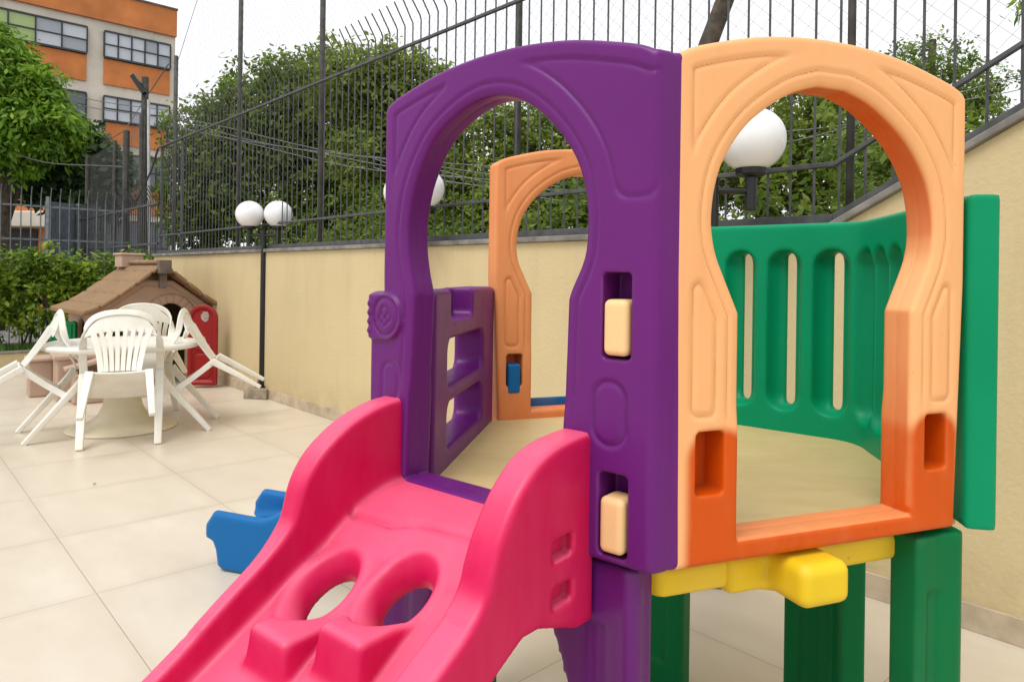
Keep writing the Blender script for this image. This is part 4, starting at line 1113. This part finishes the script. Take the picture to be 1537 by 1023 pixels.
# ------------------------------------------------------------------ trees beyond the fence
def tree(name, label, base, top, r0, blobs, nclump, per, size, spread, lm, asp=.5, droop=0., shell=.5, n=3):
    r = thing(name, label, 'tree', base, 'trees beyond the fence')
    mb = MB(); limbs(mb, base, top, r0, blobs, n=n); obj('trunk', mb, M_bark, r, smooth=True)
    V, tn = crown(blobs, nclump, per, size, spread, asp, droop, shell); quads('crown', V, lm, r, tn); return r
def Bl(u, v, Y, ru, rv, ry=None):
    p = at_depth(u, v, Y); a = ru * Y / F_; b_ = rv * Y / F_; return (tuple(p), (a, ry or a, b_))
def gp(u, Y): p = at_depth(u, 405, Y); return (p.x, p.y, -.05)
Yb = 15
tree('street_tree', 'broad dense green tree rising behind the complete lamp post', gp(430, Yb), at_depth(450, 150, Yb), .22,
     [Bl(335, 235, Yb, 78, 100, 1.2), Bl(400, 175, Yb, 80, 78, 1.3), Bl(480, 160, Yb, 90, 92, 1.3), Bl(440, 290, Yb, 150, 95, 1.4), Bl(300, 310, Yb, 50, 80, 1.), Bl(540, 270, Yb, 90, 110, 1.3)], 1500, 36, .14, .32, L_dark, .5, 0, .42)
Yb = 13
tree('street_tree', 'yellower green tree directly left of the purple panel beyond the fence', gp(600, Yb), at_depth(590, 130, Yb), .2,
     [Bl(575, 135, Yb, 66, 68, .9), Bl(635, 160, Yb, 56, 82, .9), Bl(600, 240, Yb, 105, 100, 1.1), Bl(650, 300, Yb, 90, 80, 1.), Bl(520, 125, Yb, 60, 55, .9)], 1000, 36, .12, .26, L_mid, .5, 0, .42)
Yb = 12
tree('street_tree', 'green tree seen through the keyhole of the purple panel', gp(800, Yb), at_depth(790, 200, Yb), .17,
     [Bl(730, 245, Yb, 80, 92, .9), Bl(820, 240, Yb, 90, 95, .9), Bl(770, 315, Yb, 120, 70, 1.), Bl(900, 270, Yb, 80, 90, .9)], 900, 36, .105, .24, L_mid, .5, 0, .42)
Yb = 9
tree('street_tree', 'green tree whose brown trunk shows through the near orange arch', gp(1218, Yb), at_depth(1222, 120, Yb), .17,
     [Bl(1110, 225, Yb, 80, 90, .7), Bl(1190, 195, Yb, 90, 75, .7), Bl(1270, 200, Yb, 90, 95, .7), Bl(1230, 290, Yb, 160, 60, .7), Bl(1010, 260, Yb, 90, 95, .7)], 900, 36, .075, .16, L_mid)
Yb = 7.6
tree('street_tree', 'tree with thin airy crown standing against the sky at upper right', gp(1400, Yb), at_depth(1400, 60, Yb), .12,
     [Bl(1400, 105, Yb, 62, 62, .5), Bl(1345, 130, Yb, 52, 52, .5), Bl(1455, 140, Yb, 55, 55, .5), Bl(1420, 190, Yb, 90, 75, .6), Bl(1330, 215, Yb, 90, 80, .6), Bl(1490, 215, Yb, 38, 32, .4), Bl(1400, 280, Yb, 130, 60, .6)], 800, 30, .055, .12, L_dark, .42, 0, .35)
Yb = 16
tree('street_tree', 'bright green tree with hanging leaves at the left picture edge', gp(-10, Yb), at_depth(10, 90, Yb), .25,
     [Bl(2, 118, Yb, 62, 72, 1.1), Bl(-22, 70, Yb, 40, 45, .8), Bl(48, 158, Yb, 50, 52, .9), Bl(75, 185, Yb, 40, 42, .8), Bl(20, 205, Yb, 75, 62, 1.1), Bl(-40, 160, Yb, 70, 120, 1.2)], 800, 34, .19, .30, L_bright, .38, 1.2, .5)
Yb = 17.5
tree('street_tree', 'dark broad leaved tree between the bright tree and the orange building', gp(120, Yb), at_depth(120, 230, Yb), .2,
     [Bl(110, 225, Yb, 50, 50, .9), Bl(85, 265, Yb, 60, 42, .9), Bl(130, 280, Yb, 50, 55, .8), Bl(165, 272, Yb, 30, 42, .7)], 300, 30, .26, .36, L_shade, .5, .8, .5)
# undergrowth mass just behind the wall
blobs = [(tuple(wallp(t_, 1.6, 1.5 + .3 * math.sin(t_ * 2.1))), (.75, .7, .75)) for t_ in np.arange(-6.5, 4.0, .75)]
V, tn = crown(blobs, 800, 30, .075, .17, .5, 0, .4)
tag(quads('undergrowth', V, L_dark, None, tn), 'tangled dark green undergrowth growing behind the fence', 'undergrowth', kind='stuff')
# leaning trunk and overhanging twig
mb = MB(); mb.tube([at_depth(1010, 250, 6.3), at_depth(1058, 80, 6.3), at_depth(1092, -10, 6.3), at_depth(1140, -130, 6.3)], [.10, .085, .08, .07], 10)
lt = thing('leaning_trunk', 'bare leaning brown trunk cut by the top edge above the frame', 'tree trunk', (at_depth(1010, 250, 6.3).x, 6.3, 0)); obj('bare_trunk', mb, M_bark, lt, smooth=True)
mb = MB(); mb.tube([(at_depth(1000, 405, 6.3).x, 6.3, -.05), at_depth(1010, 252, 6.3)], [.12, .1], 10); obj('trunk_foot', mb, M_bark, lt, smooth=True)
tw = thing('overhanging_twig', 'leafy drooping twig hanging in at the upper right corner', 'branch', at_depth(1545, -20, 4.2))
mb = MB(); mb.tube([at_depth(1600, -90, 4.2), at_depth(1550, -25, 4.2), at_depth(1524, 22, 4.2)], [.012, .008, .003], 6); obj('twig_stem', mb, M_bark, tw)
P = np.array([list(at_depth(1600 - 76 * q + rng.normal(0, 9), -90 + 112 * q + rng.normal(0, 10), 4.2 + rng.normal(0, .05))) for q in rng.random(150)])
quads('twig_leaves', leafquads(P, np.tile([[0., -.5, .5]], (150, 1)), .075, .25, 1.6), L_hedge, tw, rng.random(150))

# ------------------------------------------------------------------ orange office building
M_ob = mat('orange painted facade', (0.64, 0.215, 0.055), 0.8, 0.16, .9, 0.1, 10)
M_cream = mat('cream concrete facade', (0.70, 0.64, 0.53), 0.85, 0.12, .6, .1, 10)
nt = M_cream.node_tree; b = nt.nodes['Principled BSDF']; c0 = b.inputs['Base Color'].links[0].from_socket
co_ = coords(nt); mp = N(nt, 'ShaderNodeMapping'); mp.inputs['Scale'].default_value = (.5, .5, .12); L(nt, co_, mp.inputs[0])
L(nt, mixc(nt, ramp(nt, noise(nt, mp.outputs[0], 2.0, 7, .65), [(.55, 0.), (.75, .6)]), c0, (.22, .19, .15)), b.inputs['Base Color'])
M_frame = mat('dark window frame', (0.035, 0.04, 0.045), 0.5)
M_soot = mat('sooty render', (0.16, 0.14, 0.115), .9, .3, 1.5)
def glass(name, col):
    m, nt, b = newmat(name); b.inputs['Base Color'].default_value = (*col, 1); b.inputs['Roughness'].default_value = .12
    b.inputs['Specular IOR Level'].default_value = .6; return m
G_w = glass('window pane bright', (.52, .56, .60)); G_g = glass('window pane green blind', (.34, .46, .17)); G_d = glass('window pane dark', (.10, .115, .13)); G_m = glass('window pane grey', (.33, .36, .39))
FO_ = at_depth(261, 405, 33.0); FO_.z = 0
fx = -B_; fy = Vector((-B_.y, B_.x, 0))
if fy.y < 0: fy = -fy
bld = thing('office_building', 'orange and cream four storey building with dark framed window bands at far left', 'building', FO_)
def FP(t, d_, z): return FO_ + fx * t + fy * d_ + Vector((0, 0, z))
def fslab(t0, t1, z0, z1, d0, d1, m, name, par=None):
    mb = MB(); mb.prism([FP(t0, d0, z0), FP(t1, d0, z0), FP(t1, d0, z1), FP(t0, d0, z1)], fy * (d1 - d0)); return obj(name, mb, m, par or bld)
def tB(u):
    k = (u - 768.5) / F_
    # (x0+fx.x t)/(y0+fx.y t)=k
    return (FO_.x - k * FO_.y) / (k * fx.y - fx.x)
def zB(u, v): t_ = tB(u); p = FP(t_, 0, 0); return at_depth(u, v, p.y).z
W = 16
fslab(0, W, 0, 13.68, .25, 12, M_cream, 'wall')
fslab(-.02, W, 12.42, 13.66, .10, .24, M_ob, 'orange_band')
fslab(-.05, W, 13.66, 13.74, .05, .5, M_soot, 'parapet_cap')
tw0, tw1 = tB(252.5), tB(153); tv0, tv1 = tB(127), tB(127) + 6.6
rows = [(12.0, 10.78, 9.62), (9.12, 7.98, 7.0), (6.62, 5.1, 3.92), (3.6, 1.2, 0.6)]
for ri, (zt, zb_, zo) in enumerate(rows):
    for ci, (ta, tb_) in enumerate(((tw0, tw1), (tv0, tv1))):
        if ri < 3: fslab(ta, tb_, zo, zb_ - .03, .17, .24, M_ob, 'spandrel')
        wn = MB(); nb = 5 if ci == 0 else 7
        def wb(t0, t1, z0, z1): wn.prism([FP(t0, .06, z0), FP(t1, .06, z0), FP(t1, .06, z1), FP(t0, .06, z1)], fy * .17)
        wb(ta, tb_, zb_, zb_ + .08); wb(ta, tb_, zt - .07, zt)
        for k in range(nb + 1):
            t_ = ta + (tb_ - ta) * k / nb; wb(t_ - .022, t_ + .022, zb_ + .08, zt - .07)
        wb(ta, tb_, (zt + zb_) / 2 - .02, (zt + zb_) / 2 + .02)
        wo = obj('window', wn, M_frame, bld)
        for k in range(nb):
            for h2 in (0, 1):
                m_ = G_w if ri < 2 else G_d
                if ci == 1 and ri == 0 and k >= 2: m_ = G_g
                if ci == 1 and ri == 1: m_ = G_d
                if ri < 2 and (k * 7 + h2 * 3 + ri) % 5 == 0 and m_ is G_w: m_ = G_m
                t0 = ta + (tb_ - ta) * k / nb + .03; t1 = ta + (tb_ - ta) * (k + 1) / nb - .03
                zm = (zt + zb_) / 2; z0, z1 = (zb_ + .08, zm - .025) if not h2 else (zm + .025, zt - .07)
                mb = MB(); mb.prism([FP(t0, .12, z0), FP(t1, .12, z0), FP(t1, .12, z1), FP(t0, .12, z1)], fy * .03); obj('pane', mb, m_, wo)
# far low orange annexe under the left tree
an = thing('annexe', 'low orange building with pale awning seen under the left street tree', 'building', at_depth(40, 400, 22))
a0_ = at_depth(-60, 400, 22.0); a1_ = at_depth(92, 400, 22.0)
mb = MB(); mb.box(((a0_.x + a1_.x) / 2, 23, 2.55), (a1_.x - a0_.x, 2, 5.1)); obj('wall', mb, M_ob, an)
mb = MB(); mb.box(((a0_.x + a1_.x) / 2, 21.9, 2.9), (a1_.x - a0_.x + .3, .6, .5)); obj('awning', mb, M_cream, an, bevel=.05)
mb = MB(); mb.box(((a0_.x + a1_.x) / 2 - .3, 21.97, 1.3), (a1_.x - a0_.x - .9, .05, 2.6)); obj('shop_opening', mb, mat('dark opening', (.012, .012, .012), .6), an)

# a fallen leaf on the tiles
lp = at_z(141, 726, .004); mb = MB(); mb.add([lp + Vector((-.012, 0, 0)), lp + Vector((0, -.008, .004)), lp + Vector((.014, .002, .001)), lp + Vector((.002, .009, .005))], [(0, 1, 2, 3)])
lf_ = obj('dry_leaf', mb, M_bark); tag(lf_, 'tiny dark dry leaf lying on the floor tiles before the table', 'leaf')
